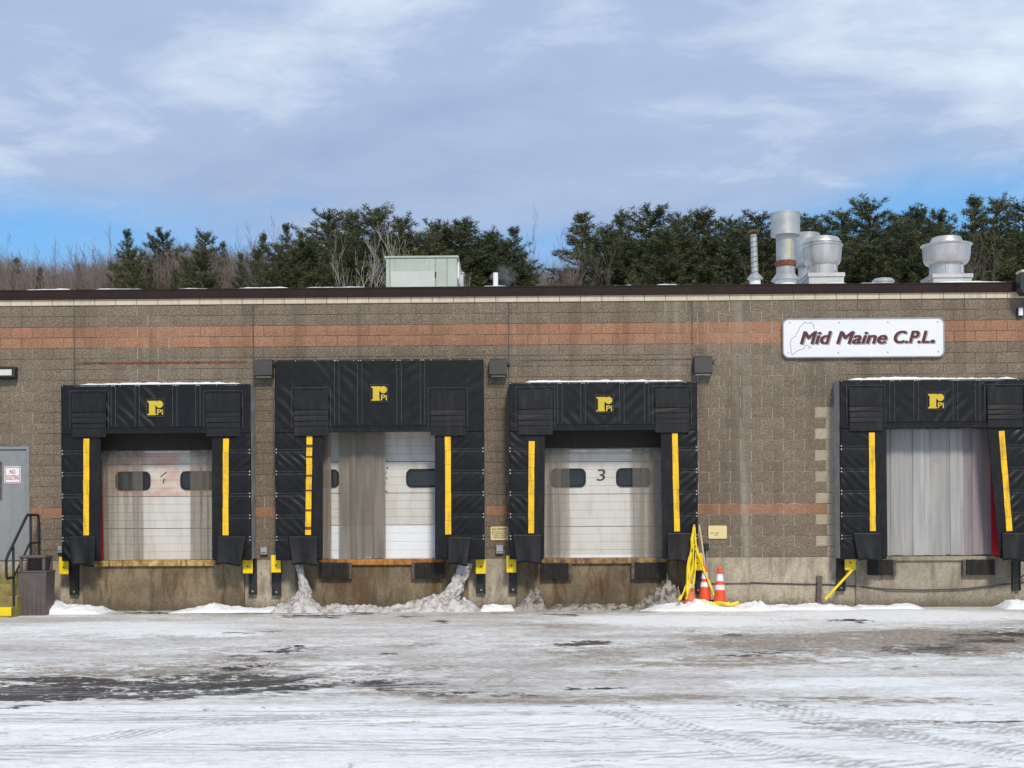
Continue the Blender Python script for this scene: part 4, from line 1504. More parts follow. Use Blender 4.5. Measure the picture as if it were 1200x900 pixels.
# ------------------------------------------------------------------ bumpers
def bumper(px0, px1, py0, py1, Yb, plate, label):
    x0, x1, z0, z1 = rect(px0, px1, py0, py1, Yb - 0.11)
    root = empty('dock_bumper', ((x0 + x1) / 2, Yb, z0))
    tag(root, label, 'dock bumper', 'black rubber dock bumpers')
    n_ = 12
    mb = MB()
    w_ = (x1 - x0) / n_
    r = random.Random(px0)
    for k in range(n_):
        mb.cur = r.random()
        d = r.uniform(-0.008, 0.008)
        mb.box(x0 + k * w_ + 0.001, x0 + (k + 1) * w_ - 0.001, Yb - 0.11 + d, Yb - 0.001, z0 + r.uniform(0, .01), z1 - r.uniform(0, .012), 0.004)
    mb.build('rubber_pad', M['black'], root)
    for s_ in ((1,) if plate == 'r' else (-1,) if plate == 'l' else (1, -1)):
        mb = MB()
        xa = x1 + 0.003 if s_ > 0 else x0 - 0.063
        mb.box(xa, xa + 0.06, Yb - 0.085, Yb - 0.001, z0 - 0.01, z1 - 0.005, 0.004)
        for zz_ in (z0 + 0.07, z1 - 0.07):
            mb.box(xa + 0.018, xa + 0.042, Yb - 0.10, Yb - 0.0845, zz_ - 0.012, zz_ + 0.012)
        mb.build('end_plate', M['steel_post'], root)


bumper(374, 408, 659, 678, -0.07, 'r', 'black rubber dock bumper beside the left ice column under the tall shelter')
bumper(486, 520, 659, 678, -0.07, 'l', 'black rubber dock bumper beside the right ice column under the tall shelter')
bumper(634, 666, 659.5, 679, -0.07, 'r', 'black rubber dock bumper under the left strips of the door numbered 3')
bumper(744, 781, 659, 678, -0.07, 'l', 'black rubber dock bumper under the right strips of the door numbered 3')
bumper(1018, 1047, 656, 674.5, -0.05, 'r', 'greyish worn dock bumper under the left end of the milky strip curtain')
bumper(1133, 1166, 655.5, 674, -0.05, 'l', 'black dock bumper under the right end of the milky strip curtain')


# ------------------------------------------------------------------ yellow guard plates on black channels
def guard(plate, chan, label, Yg=-0.32):
    """plate / channel pixel boxes"""
    cx0, cx1, cz0, cz1 = rect(*chan, -0.10)
    root = empty('guard_plate', ((cx0 + cx1) / 2, -0.02, cz0))
    tag(root, label, 'guard plate', 'yellow guard plates on black channels')
    mb = MB()
    mb.box(cx0, cx0 + 0.02, -0.12, -0.018, cz0, cz1)
    mb.box(cx1 - 0.02, cx1, -0.12, -0.018, cz0, cz1)
    mb.box(cx0 + 0.0205, cx1 - 0.0205, -0.09, -0.018, cz0 + 0.004, cz1 - 0.004)
    mb.box(cx0 - 0.004, cx1 + 0.004, -0.105, -0.018, cz0 - 0.012, cz0 + 0.003)
    mb.build('channel', M['black_steel'], root)
    for dz in (0.05,):
        mb = MB()
        mb.tube([((cx0 + cx1) / 2, -0.088, cz0 + dz), ((cx0 + cx1) / 2, -0.108, cz0 + dz)], 0.018, 6)
        mb.build('bolt', M['galv'], root)
    x0, x1, z0, z1 = rect(*plate, Yg)
    mb = MB()
    mb.box(x0, x1, Yg, Yg + 0.016, z0, z1, 0.006)
    pl = mb.build('plate', M['yellow_paint'], root)
    mb = MB()
    mb.box(max(x0, cx0 - 0.02) if x1 > cx0 else x1 - 0.05, max(min(x1, cx1), max(x0, cx0 - 0.02) + 0.05) if x1 > cx0 else x1, Yg + 0.0165, -0.119, z0 + 0.05, z0 + 0.11)
    mb.build('bracket', M['black_steel'], root)
    mb = MB()
    mb.box((x0 + x1) / 2 - 0.012, (x0 + x1) / 2 + 0.012, Yg - 0.006, Yg + 0.001, z0 + 0.12, z0 + 0.15)
    mb.build('latch_slot', M['black_steel'], pl)


guard((69, 80, 653, 673), (81.5, 91.5, 657, 696.5), 'yellow guard plate below the grey box, nearest the brown bin')
guard((284.5, 296, 651.5, 672), (291.5, 300.5, 655, 696), 'yellow guard plate at the right foot of the leftmost shelter')
guard((317.5, 329, 650.5, 671), (318.5, 329, 655, 697), 'yellow guard plate at the left foot of the tallest shelter')
guard((557.5, 569.5, 655.5, 672.5), (558.5, 569, 660, 694.5), 'yellow guard plate at the right foot of the tallest shelter')
guard((593.5, 605, 651, 671), (596.5, 606, 660, 694), 'yellow guard plate below the printed drivers sign, left of the door numbered 3')
guard((811, 824, 648, 668.5), (813, 823, 655, 695), 'yellow guard plate behind the draped caution tape and leaning poles')
guard((990, 1003, 648, 668), (981, 990.5, 654.5, 692), 'yellow guard plate with a long yellow lever arm hanging to the snow')
mb = MB()
p0 = at(999.5, 667, -0.33)
p1 = at(967, 702.5, -0.62)
mb.tube([(p0[0], -0.335, p0[1]), ((p0[0] + p1[0]) / 2, -0.47, (p0[1] + p1[1]) / 2), (p1[0], -0.62, p1[1])], 0.024, 8)
gp = [o for o in WO if o.name.startswith('guard_plate') and 'lever' in o['label']][0]
mb.build('lever_arm', M['yellow_paint'], gp, 40)
# dark writing on the lever plate
for i_, (a, b) in enumerate(((988, 992.5), (993.5, 997), (997.5, 1001.5))):
    x0, x1, z0, z1 = rect(a, b, 652.5 - i_ * 0.3, 655 - i_ * 0.3, -0.34)
    mb = MB()
    mb.bar((x0, -0.3225, z0), (x1, -0.3225, z1), 0.018, 0.004)
    mb.build('scrawl', M['print_black'], gp)
x0, x1, z0, z1 = rect(1186.5, 1196, 657, 692, -0.1)
e = empty('channel_post', ((x0 + x1) / 2, -0.02, z0))
tag(e, 'black steel channel with a lever rod at the right foot of the rightmost shelter', 'guard post')
mb = MB()
mb.box(x0, x0 + 0.02, -0.12, -0.018, z0, z1)
mb.box(x1 - 0.02, x1, -0.12, -0.018, z0, z1)
mb.box(x0 + 0.0205, x1 - 0.0205, -0.09, -0.018, z0 + 0.004, z1 - 0.004)
mb.build('channel', M['black_steel'], e)
a, b = at(1189, 683, -0.13), at(1206, 669, -0.2)
mb = MB()
mb.tube([(a[0], -0.13, a[1]), (b[0], -0.2, b[1])], 0.014, 6)
mb.build('lever_arm', M['black_steel'], e)


# ------------------------------------------------------------------ small boxes, lamps and signs on the wall
def small_box(px0, px1, py0, py1, label, dark=False):
    x0, x1, z0, z1 = rect(px0, px1, py0, py1, -0.07)
    e = empty('outlet_box', ((x0 + x1) / 2, -0.012, z0))
    tag(e, label, 'outlet box', 'small boxes on the wall')
    mb = MB()
    mb.box(x0, x1, -0.07, -0.012, z0, z1, 0.008)
    mb.build('housing', M['black_steel' if dark else 'grey_steel'], e)
    mb = MB()
    mb.box(x0 + 0.012, x1 - 0.012, -0.083, -0.0705, z0 + 0.045 if not dark else z0 + .02, z1 - 0.012, 0.004)
    mb.build('cover', M['black_steel' if dark else 'galv'], e)


small_box(67, 73, 640, 648, 'small grey outlet box above the yellow plate by the bin')
small_box(304.5, 313.5, 641, 650, 'small grey outlet box between the leftmost and the tallest shelter')
small_box(581, 590, 638.5, 649, 'small grey outlet box under the printed drivers sign')
small_box(824.5, 831, 637, 645, 'small black box beside the leaning poles', True)
px_, pz_ = at(828, 645, -0.03)
mb = MB()
mb.tube([(px_, -0.03, pz_), (px_, -0.03, at(828, 668, -0.03)[1])], 0.012, 8)
tag(mb.build('conduit', M['galv'], None, 40), 'short grey conduit running down from the small black box', 'conduit')


def wall_light(px0, px1, py0, py1, label):
    x0, x1, z0, z1 = rect(px0, px1, py0, py1, -0.2)
    e = empty('wall_light', ((x0 + x1) / 2, -0.012, z0))
    tag(e, label, 'wall light', 'square bronze wall lights over the docks')
    mb = MB()
    prof = [(-0.012, z0 + 0.01), (-0.17, z0), (-0.22, z0 + 0.02), (-0.20, z1 - 0.03), (-0.17, z1), (-0.012, z1)]
    n = len(prof)
    vs = [(x0, y, z) for y, z in prof] + [(x1, y, z) for y, z in prof]
    fs = [tuple(range(n))[::-1], tuple(range(n, 2 * n))] + [(k, (k + 1) % n, n + (k + 1) % n, n + k) for k in range(n)]
    mb.add(vs, fs)
    mb.build('housing', M['bronze'], e)
    mb = MB()
    mb.box(x0 + 0.03, x1 - 0.03, -0.155, -0.03, z0 - 0.012, z0 + 0.004)
    mb.build('lens', M['lens'], e)
    mb = MB()
    zc = (z0 + z1) / 2 + 0.08
    mb.box(x1 + 0.001, x1 + 0.06, -0.05, -0.013, zc - 0.025, zc + 0.025, 0.005)
    mb.build('conduit_stub', M['bronze'], e)


wall_light(298, 319, 421, 441, 'square bronze wall light left of the tallest shelter')
wall_light(573.5, 594, 420, 440, 'square bronze wall light between the tallest shelter and the one numbered 3')
wall_light(814, 835, 417, 438, 'square bronze wall light below and left of the big white sign')
# long lamp over the entrance door
x0, x1, z0, z1 = rect(-22, 17, 429.5, 444, -0.18)
e = empty('wall_light', ((x0 + x1) / 2, -0.012, z0))
tag(e, 'black wall light with pale lens above the grey entrance door at the left edge', 'wall light')
mb = MB()
prof = [(-0.012, z0), (-0.12, z0), (-0.18, z0 + 0.04), (-0.165, z1 - 0.045), (-0.10, z1), (-0.012, z1)]
n = len(prof)
vs = [(x0, y, z) for y, z in prof] + [(x1, y, z) for y, z in prof]
mb.add(vs, [tuple(range(n))[::-1], tuple(range(n, 2 * n))] + [(k, (k + 1) % n, n + (k + 1) % n, n + k) for k in range(n)])
mb.build('housing', M['black_steel'], e)
a, b, c, d = rect(-18, 13.5, 433, 440, -0.185)
mb = MB()
mb.box(a, b, -0.187, -0.17, c, d, 0.004)
mb.build('lens', M['lens'], e)
# floodlight on the roof edge, right
x0, x1, z0, z1 = rect(1197, 1222, 320, 345, -0.3)
e = empty('floodlight', ((x0 + x1) / 2, -0.1, z0))
tag(e, 'black floodlight with tan top on the roof edge at the far right', 'floodlight')
mb = MB()
mb.prism([(x0 + 0.02, z0), (x1, z0), (x1, z1), (x0 - 0.03, z1), (x0 - 0.05, z0 + 0.12)], -0.38, -0.12)
mb.build('housing', M['black_steel'], e)
mb = MB()
mb.box(x0 - 0.035, x1, -0.40, -0.11, z1 + 0.001, z1 + 0.05, 0.01)
mb.build('visor', M['cap_block'], e)
mb = MB()
mb.box(x0 + 0.08, x1 - 0.04, -0.39, -0.378, z0 + 0.08, z1 - 0.05)
mb.build('lens', M['grey_steel'], e)
mb = MB()
mb.box(x0 - 0.02, x0 + 0.05, -0.119, -0.0965, z0 + 0.1, z0 + 0.28)
mb.build('bracket', M['steel_post'], e)
x0, x1, z0, z1 = rect(1193.5, 1198.5, 360.5, 370, -0.07)
e = empty('sensor', ((x0 + x1) / 2, -0.012, z0))
tag(e, 'tiny white sensor with dark mount under the floodlight', 'sensor')
mb = MB()
mb.box(x0, x1, -0.10, -0.05, z0, z1, 0.01)
mb.build('lens', M['sign_white'], e)
mb = MB()
mb.box(x0 - 0.02, x1 + 0.02, -0.0495, -0.008, z0 - 0.02, z1 - 0.01)
mb.build('mount', M['black_steel'], e)

# big sign
x0, x1, z0, z1 = rect(917.5, 1106.5, 373, 418.5, -0.06)
e = empty('company_sign', ((x0 + x1) / 2, -0.02, z0))
tag(e, 'long white sign with rounded corners reading Mid Maine C.P.L. in maroon', 'sign')
mb = MB()
rr = 0.115
mb.prism(rounded(x0, x1, z0, z1, rr, 8), -0.055, -0.014)
mb.build('panel', M['sign_white'], e)
mb = MB()
ring(mb, rounded(x0 - 0.008, x1 + 0.008, z0 - 0.008, z1 + 0.008, rr + 0.008, 8), rounded(x0 + 0.014, x1 - 0.014, z0 + 0.014, z1 - 0.014, rr - 0.014, 8), -0.064, -0.016)
mb.build('rim', M['grey_steel'], e)
LB = [(938, 974.2, 388.3, 402.8, 'Mid'), (980.5, 1039, 388.2, 402.6, 'Maine'), (1048, 1089, 387.6, 401.8, 'C.P.L'), (1091, 1094.8, 398.2, 401.8, '.')]
for a, b, c, d, s_ in LB:
    text('letter_shadow', s_, rect(a + 1.3, b + 1.3, c + 1.2, d + 1.2, -0.06), -0.0565, M['print_grey'], e, 0.28, 0.0, 0.002, heavy=1)
    text('lettering', s_, rect(a, b, c, d, -0.06), -0.0590, M['maroon'], e, 0.28, 0.0, 0.003, heavy=1)
OUT = [(295, 143), (294, 125), (290, 110), (281, 101), (270, 97), (262, 101), (250, 102), (243, 98), (235, 94), (228, 104), (222, 112), (210, 121), (200, 131), (199, 143), (193, 155), (181, 168), (176, 186), (158, 196), (148, 206), (145, 222),
       (143, 240), (146, 256), (148, 272), (149, 290), (153, 304), (163, 300), (172, 292), (184, 280), (192, 277), (200, 272), (213, 271), (225, 267), (233, 257), (240, 246), (250, 241), (262, 243)]
pts = [at(900 + a / 5.4545, 360 + b / 5.4545, -0.06) for a, b in OUT]
mb = MB()
for p, q in zip(pts[:-1], pts[1:]):
    mb.bar((p[0], -0.0575, p[1]), (q[0], -0.0575, q[1]), 0.011, 0.003)
il = [at(900 + (267 + 9 * math.cos(k * .7)) / 5.4545, 360 + (256 + 6 * math.sin(k * .7)) / 5.4545, -0.06) for k in range(10)]
for p, q in zip(il[:-1], il[1:]):
    mb.bar((p[0], -0.0578, p[1]), (q[0], -0.0578, q[1]), 0.009, 0.003)
mb.build('map_outline', M['print_grey'], e)
for a, b in ((925.5, 378), (983.5, 378), (1040.5, 377.6), (1099, 377), (924.5, 413), (982.5, 413), (1040.5, 412.6), (1099.5, 412)):
    x, z = at(a, b, -0.06)
    mb = MB()
    mb.prism([(x + 0.013 * math.cos(k * math.pi / 4), z + 0.013 * math.sin(k * math.pi / 4)) for k in range(8)], -0.062, -0.056)
    mb.build('screw', M['grey_steel'], e)


def plate_sign(name, px, label, mat, lines, lmat, Yp=-0.022, border=None):
    x0, x1, z0, z1 = rect(*px, Yp)
    e = empty(name, ((x0 + x1) / 2, Yp, z0))
    tag(e, label, 'sign')
    mb = MB()
    mb.prism(rounded(x0, x1, z0, z1, 0.02, 3), Yp, Yp + 0.010)
    mb.build('panel', M[mat], e)
    if border:
        mb = MB()
        b = 0.012
        ring(mb, [(x0 + b, z0 + b), (x1 - b, z0 + b), (x1 - b, z1 - b), (x0 + b, z1 - b)], [(x0 + 2 * b, z0 + 2 * b), (x1 - 2 * b, z0 + 2 * b), (x1 - 2 * b, z1 - 2 * b), (x0 + 2 * b, z1 - 2 * b)], Yp - 0.002, Yp + 0.001)
        mb.build('border', M[border], e)
    for (s_, a, b, c, d) in lines:
        text('lettering', s_, rect(a, b, c, d, Yp), Yp - 0.003, M[lmat], e, 0, 0.01, 0.003)
    return e


plate_sign('door_sign', (5, 24.3, 546.5, 566.5), 'white notice reading no soliciting in red on the grey entrance door', 'sign_white',
           [('NO', 11.6, 17.8, 550.3, 555.3), ('SOLICITING', 7.2, 22.2, 556.8, 562.2)], 'red_print', 0.008, 'red_print')
plate_sign('drivers_sign', (575, 595.5, 617, 633), 'cream sign printed with all drivers instructions left of the door numbered 3', 'cream',
           [('ALL DRIVERS', 576.6, 594.4, 618.6, 621.2), ('MUST CHOCK WHEELS', 576.2, 594.6, 622.6, 624.2), ('& TURN OFF ENGINE', 576.8, 594.6, 624.9, 626.4), ('DURING LOADING', 577.8, 593.6, 627.1, 628.6), ('AND UNLOADING', 578, 593.4, 629.3, 630.8)], 'print_black')
plate_sign('faded_sign', (830.2, 851.8, 616, 631.3), 'faded nearly blank cream sign on the wall right of the leaning poles', 'cream',
           [('MUST', 832.5, 837, 624, 625.2), ('CHECK IN', 838, 842.5, 624, 625.2), ('AT OFFICE', 836.5, 841.5, 626.6, 627.8)], 'steel_post')


# ================================================================== STEPS, RAIL, BIN
xe = -8.90
root = empty('entrance_steps', (-9.6, -0.8, 0))
tag(root, 'mossy concrete steps with yellow painted edges at the bottom left', 'steps')
mb = MB()
mb.box(-11.5, xe, -0.62, -0.017, -0.1, ZC - 0.015, 0.01)
mb.build('landing', M['concrete'], root)
nst = 5
for k in range(nst - 1):
    zt = ZC - 0.015 - (k + 1) * (ZC / nst)
    y1 = -0.62 - k * 0.27
    mb = MB()
    mb.box(-11.5, xe, y1 - 0.27, y1 - 0.001, -0.1, zt, 0.01)
    st_ = mb.build('step', M['moss_step'], root)
    if k == nst - 2:
        mb = MB()
        mb.box(-11.5, xe - 0.003, y1 - 0.274, y1 - 0.20, zt - 0.15, zt + 0.003)
        mb.build('nosing', M['yellow_paint'], st_)
root = empty('handrail', (-8.95, -0.5, ZC))
tag(root, 'black tube handrail beside the steps to the grey door', 'handrail')
xr_ = -8.95
mb = MB()
zr = at(36, 603.5, -0.4)[1]
mb.tube([(xr_, -0.12, ZC - 0.03), (xr_, -0.12, zr - 0.06), (xr_, -0.16, zr), (xr_, -0.72, zr), (xr_, -0.80, zr - 0.05), (xr_, -1.72, zr - 0.72), (xr_, -1.80, zr - 0.80), (xr_, -1.80, zr - 1.08), (xr_, -1.74, zr - 1.13), (xr_, -1.45, zr - 1.12)], 0.026, 8)
mb.build('rail', M['black_steel'], root, 40)
for y, zb_ in ((-0.56, ZC - 0.03), (-1.45, 0.16)):
    mb = MB()
    ztp = zr - (0.01 if y > -0.8 else (abs(y) - 0.80) * 0.72 / 0.92 + 0.06)
    mb.tube([(xr_, y, zb_), (xr_, y, ztp)], 0.024, 8)
    mb.build('post', M['black_steel'], root, 40)
mb = MB()
mb.tube([(xr_, -0.125, zr - 0.52), (xr_, -0.555, zr - 0.52)], 0.02, 8)
mb.build('mid_rail', M['black_steel'], root, 40)
mb = MB()
mb.tube([(xr_, -0.57, zr - 0.50), (xr_, -1.44, zr - 1.12)], 0.02, 8)
mb.build('mid_rail', M['black_steel'], root, 40)

# litter bin: tapered body, hood with openings
bx0, bx1 = at(20.5, 700, -1.2)[0], at(54.5, 700, -1.2)[0]
by0, by1 = -1.22, -0.72
zb1 = at(38, 671, -1.2)[1]
zb2 = at(38, 651, -1.2)[1]
root = empty('litter_bin', ((bx0 + bx1) / 2, (by0 + by1) / 2, 0))
tag(root, 'brown square litter bin with open hood beside the handrail', 'litter bin')
mb = MB()
t_ = 0.025
vs = [(bx0 + t_, by0 + t_, -0.02), (bx1 - t_, by0 + t_, -0.02), (bx1 - t_, by1 - t_, -0.02), (bx0 + t_, by1 - t_, -0.02), (bx0, by0, zb1), (bx1, by0, zb1), (bx1, by1, zb1), (bx0, by1, zb1)]
mb.add(vs, [(3, 2, 1, 0), (4, 5, 6, 7), (0, 1, 5, 4), (1, 2, 6, 5), (2, 3, 7, 6), (3, 0, 4, 7)])
for k in range(1, 6):
    xx = bx0 + t_ + (bx1 - bx0 - 2 * t_) * k / 6
    mb.box(xx - 0.004, xx + 0.004, by0 + 0.004, by0 + 0.03, 0.02, zb1 - 0.05)
mb.build('body', M['bin'], root)
mb = MB()
mb.box(bx0 - 0.015, bx1 + 0.015, by0 - 0.015, by1 + 0.015, zb1 + 0.001, zb1 + 0.03, 0.008)
mb.build('rim', M['bin'], root)
mb = MB()
h0, h1 = zb1 + 0.031, zb2
ins = 0.03
for xx in (bx0 + ins, bx1 - ins - 0.05):
    for yy in (by0 + ins, by1 - ins - 0.05):
        mb.box(xx, xx + 0.05, yy, yy + 0.05, h0, h1 - 0.055, 0.006)
mb.box(bx0 + ins - 0.005, bx1 - ins + 0.005, by0 + ins - 0.005, by1 - ins + 0.005, h1 - 0.054, h1, 0.02)
mb.build('hood', M['bin'], root)
mb = MB()
mb.box(bx0 + 0.06, bx1 - 0.06, by1 - ins - 0.03, by1 - ins - 0.02, h0, h1 - 0.056)
mb.build('back_panel', M['bin'], root)


# ================================================================== CONES, POLES, TAPE
def cone(px, py_base, py_top, Yc, z0, label, old=False, lean=0.0):
    x, zt = at(px, py_top, Yc)
    H = zt - z0
    root = empty('traffic_cone', (x, Yc, z0))
    tag(root, label, 'traffic cone', 'orange traffic cones with white bands')
    mo = M['orange_old' if old else 'orange']
    k = H / 0.72

    def rr_(f):
        return (0.128 - 0.098 * f) * k
    mb = MB()
    mb.box(x - 0.165 * k, x + 0.165 * k, Yc - 0.165 * k, Yc + 0.165 * k, z0, z0 + 0.035 * k, 0.012)
    b_ = mb.build('base', M['black' if not old else 'orange_old'], root)
    fs_ = [0.05, 0.10, 0.2, 0.4, 0.6, 0.8, 0.93, 0.97, 1.0]
    prof = [(rr_(f) if f < .95 else (0.034 * k if f < 0.99 else 0.022 * k), z0 + f * H) for f in fs_]
    mb = MB()
    mb.lathe(prof, x, Yc, 24)
    mb.build('body', mo, root, 50)
    for f0, f1 in ((0.40, 0.53), (0.62, 0.80)):
        mb = MB()
        mb.lathe([(rr_(f0) + 0.001, z0 + f0 * H), (rr_(f0) + 0.004, z0 + f0 * H + .003), (rr_(f1) + 0.004, z0 + f1 * H - .003), (rr_(f1) + 0.001, z0 + f1 * H)], x, Yc, 24)
        mb.build('reflective_band', M['reflector'], root, 50)
    root.rotation_euler = (0, lean, 0)
    return root


cone(843.5, 706, 663.5, -0.78, 0.09, 'bright clean orange traffic cone standing apart on the right in the snow')
cone(826, 700, 662, -0.62, 0.16, 'orange traffic cone with scuffed bands standing in the middle, under the leaning pale pole')
cone(808.5, 702, 664, -0.55, 0.14, 'faded old traffic cone half hidden behind the yellow tape', True)
for (a, b, lb) in (((813.5, 614.5), (811, 688), 'pale pole standing upright with yellow tape wrapped round its tip'), ((819.3, 615), (826.5, 668), 'pale bare pole leaning from the shelter down into the middle cone')):
    Ya, Yb = -0.60, -0.60
    p, q = at(*a, Ya), at(*b, Yb)
    mb = MB()
    mb.tube([(p[0], Ya, p[1]), ((p[0] + q[0]) / 2 + 0.005, (Ya + Yb) / 2, (p[1] + q[1]) / 2), (q[0], Yb, q[1])], 0.017, 8)
    tag(mb.build('pole', M['pole_wood'], None, 40), lb, 'pole', 'pale poles stuck in the cones')
# caution tape: several twisted ribbons
root = empty('caution_tape', (at(812, 690, -0.6)[0], -0.6, 0.1))
tag(root, 'yellow caution tape draped in loops from the upright pole down into the snow', 'caution tape')
rg = random.Random(3)


def ribbon(pts, wd, seed):
    """flat ribbon along pixel points (px, py, Y), twisting a little"""
    r = random.Random(seed)
    P3 = []
    for px, py, Yq in pts:
        x, z = at(px, py, Yq)
        P3.append(Vector((x, Yq, z)))
    fine = []
    for i in range(len(P3) - 1):
        for k in range(8):
            f = k / 8
            p0 = P3[max(0, i - 1)]
            p1, p2 = P3[i], P3[i + 1]
            p3 = P3[min(len(P3) - 1, i + 2)]
            fine.append(0.5 * ((2 * p1) + (p2 - p0) * f + (2 * p0 - 5 * p1 + 4 * p2 - p3) * f * f + (3 * p1 - p0 - 3 * p2 + p3) * f ** 3))
    fine.append(P3[-1])
    ph = r.uniform(0, 3)
    mb = MB()
    vs, fs = [], []
    for i, p in enumerate(fine):
        d = (fine[min(i + 1, len(fine) - 1)] - fine[max(i - 1, 0)]).normalized()
        a = math.sin(i * 0.35 + ph) * 0.9
        side = d.cross(Vector((math.sin(a), -math.cos(a), 0))).normalized()
        nn = side.cross(d) * 0.002
        for s_ in (side * wd / 2 + nn, -side * wd / 2 + nn, -side * wd / 2 - nn, side * wd / 2 - nn):
            vs.append(p + s_)
    for i in range(len(fine) - 1):
        for k in range(4):
            fs.append((i * 4 + k, i * 4 + (k + 1) % 4, (i + 1) * 4 + (k + 1) % 4, (i + 1) * 4 + k))
    mb.add(vs, fs)
    return mb.build('ribbon', M['tape'], root, 'all')


ribbon([(813, 618, -.64), (811, 632, -.65), (809.5, 650, -.66), (808, 668, -.67), (806, 682, -.70), (800, 697, -.80), (795, 704, -.9)], 0.055, 1)
ribbon([(813.5, 617, -.64), (815, 634, -.65), (815.5, 655, -.66), (814, 672, -.66), (812, 690, -.70)], 0.042, 2)
ribbon([(813.5, 616, -.63), (812.5, 640, -.64), (811, 668, -.65), (808, 685, -.68), (804, 702, -.85)], 0.045, 3)
ribbon([(814.5, 628, -.64), (818, 650, -.66), (825, 668, -.68), (831, 682, -.72), (836, 698, -.80)], 0.045, 4)
ribbon([(808, 652, -.66), (805, 676, -.70), (806, 697, -.80)], 0.05, 5)
ribbon([(826, 705.5, -.98), (836, 709, -1.02), (846, 707.5, -1.02), (856, 708.5, -1.02), (866, 706.5, -1.0)], 0.07, 6)
ribbon([(832, 709, -1.0), (842, 706, -1.03), (853, 709, -1.03), (862, 708.5, -1.0)], 0.05, 7)
# dark print on the tape
for (px, py) in ((814, 634), (815, 640), (815.3, 646), (811, 645)):
    x, z = at(px, py, -.68)
    mb = MB()
    mb.bar((x - 0.012, -0.685, z + 0.02), (x + 0.010, -0.685, z - 0.022), 0.012, 0.003)
    mb.build('print_mark', M['print_black'], root)

# ------------------------------------------------------------------ cable along the foundation, post, conduit
pts = []
for px, py in ((880, 683), (910, 684), (945, 684.7), (970, 685), (1000, 687), (1040, 690.5), (1080, 691.5), (1130, 690), (1165, 686), (1200, 682.5), (1230, 681)):
    x, z = at(px, py, -0.09)
    pts.append((x, -0.09 if 1000 < px < 1190 else -0.032, z))
mb = MB()
mb.tube(pts, 0.013, 6)
tag(mb.build('cable', M['cable'], None, 'all'), 'long dark cable sagging across the concrete below the rightmost dock', 'cable')
x0, z0 = at(832, 684, -0.03)
x1, z1 = at(880, 683.5, -0.03)
mb = MB()
mb.tube([(x0, -0.031, z0), (x1, -0.031, z1)], 0.011, 6)
tag(mb.build('conduit', M['steel_post'], None, 'all'), 'thin straight dark conduit on the concrete right of the clean cone', 'conduit')
x0, x1, z0, z1 = rect(957, 962.5, 675, 699, -0.06)
mb = MB()
mb.add([(x0 - .01, -0.10, 0), (x1 - .015, -0.10, 0), (x1 - .015, -0.02, 0), (x0 - .01, -0.02, 0), (x0 + .01, -0.08, z1), (x1 + .012, -0.08, z1), (x1 + .012, -0.02, z1), (x0 + .01, -0.02, z1)],
       [(3, 2, 1, 0), (4, 5, 6, 7), (0, 1, 5, 4), (1, 2, 6, 5), (2, 3, 7, 6), (3, 0, 4, 7)])
tag(mb.build('stub_post', M['steel_post'], None), 'short rusty grey post against the foundation left of the lever arm', 'post')

# ================================================================== SNOW BANKS, ICE
def bank(px0, px1, hpx, depth, seed, mat, label, prof=None, ybase=-0.02, edge=0.3):
    xa, xb = at(px0, 705, -0.5)[0], at(px1, 705, -0.5)[0]
    return snow_ridge('snow_bank', xa, xb, -depth, ybase, 0.0, hpx / 62, seed, M[mat], label, n=max(50, int((xb - xa) / 0.018)), m=22, hf=prof, edge=edge, rough=0.3 if mat == 'snow' else 0.75)


def pxprof(pairs):
    xs_ = [at(p, 705, -0.5)[0] for p, _ in pairs]
    hs_ = [h for _, h in pairs]
    return lambda x: float(np.interp(x, xs_, hs_))


bank(54, 128, 14, 1.0, 71, 'snow', 'small clean snow bank against the foundation right of the brown bin', pxprof([(54, 1.2), (80, 1.0), (110, .7), (128, .3)]))
bank(200, 330, 12, 0.85, 72, 'snow', 'low snow bank with a small peak under the right half of the leftmost dock', pxprof([(200, .2), (225, .5), (248, 1.1), (262, .8), (300, .5), (330, .9)]))
bank(318, 380, 12, 0.9, 73, 'ice', 'icy snow heap round the foot of the left ice column', pxprof([(318, .6), (335, 1.0), (355, 1.5), (368, 1.0), (380, .4)]))
bank(368, 520, 9, 0.7, 74, 'ice', 'low ridge of icy snow between the two ice columns under the tall shelter', pxprof([(368, .8), (395, .9), (430, 1.0), (450, .6), (480, 1.0), (520, 1.8)]))
bank(490, 566, 11, 0.85, 75, 'ice', 'icy snow heap round the foot of the right ice column', pxprof([(490, .9), (525, 1.6), (545, 1.2), (566, .3)]))
bank(562, 604, 10, 0.8, 76, 'snow', 'small snow patch between the tall shelter and its right neighbour', None)
bank(600, 642, 15, 0.7, 77, 'dirty_snow', 'grey dirty snow mound under the left bumper of the door numbered 3', pxprof([(600, .5), (618, 1.0), (629, 1.5), (636, 1.2), (642, .3)]))
bank(640, 748, 6, 0.55, 78, 'dirty_snow', 'thin dirty slush ridge below the door numbered 3', None)
bank(738, 806, 17, 0.62, 79, 'dirty_snow', 'grimy crusted snow heap rising towards the faded cone', pxprof([(738, .2), (760, .6), (780, 1.5), (790, 1.6), (806, .9)]))
bank(748, 906, 12, 1.15, 80, 'snow', 'clean snow bank that the three traffic cones stand in', pxprof([(748, .3), (790, .7), (815, 1.25), (845, 1.0), (870, .8), (888, 1.2), (906, .6)]))
bank(872, 1008, 8.5, 0.9, 81, 'snow', 'lumpy snow bank along the foundation up to the yellow lever arm', pxprof([(872, 1.3), (900, 1.0), (935, .8), (965, 1.0), (1008, .6)]))
bank(1000, 1084, 6, 0.7, 82, 'snow', 'thin snow ridge below the left half of the milky strip curtain', pxprof([(1000, .9), (1040, .6), (1065, 1.2), (1084, .8)]))
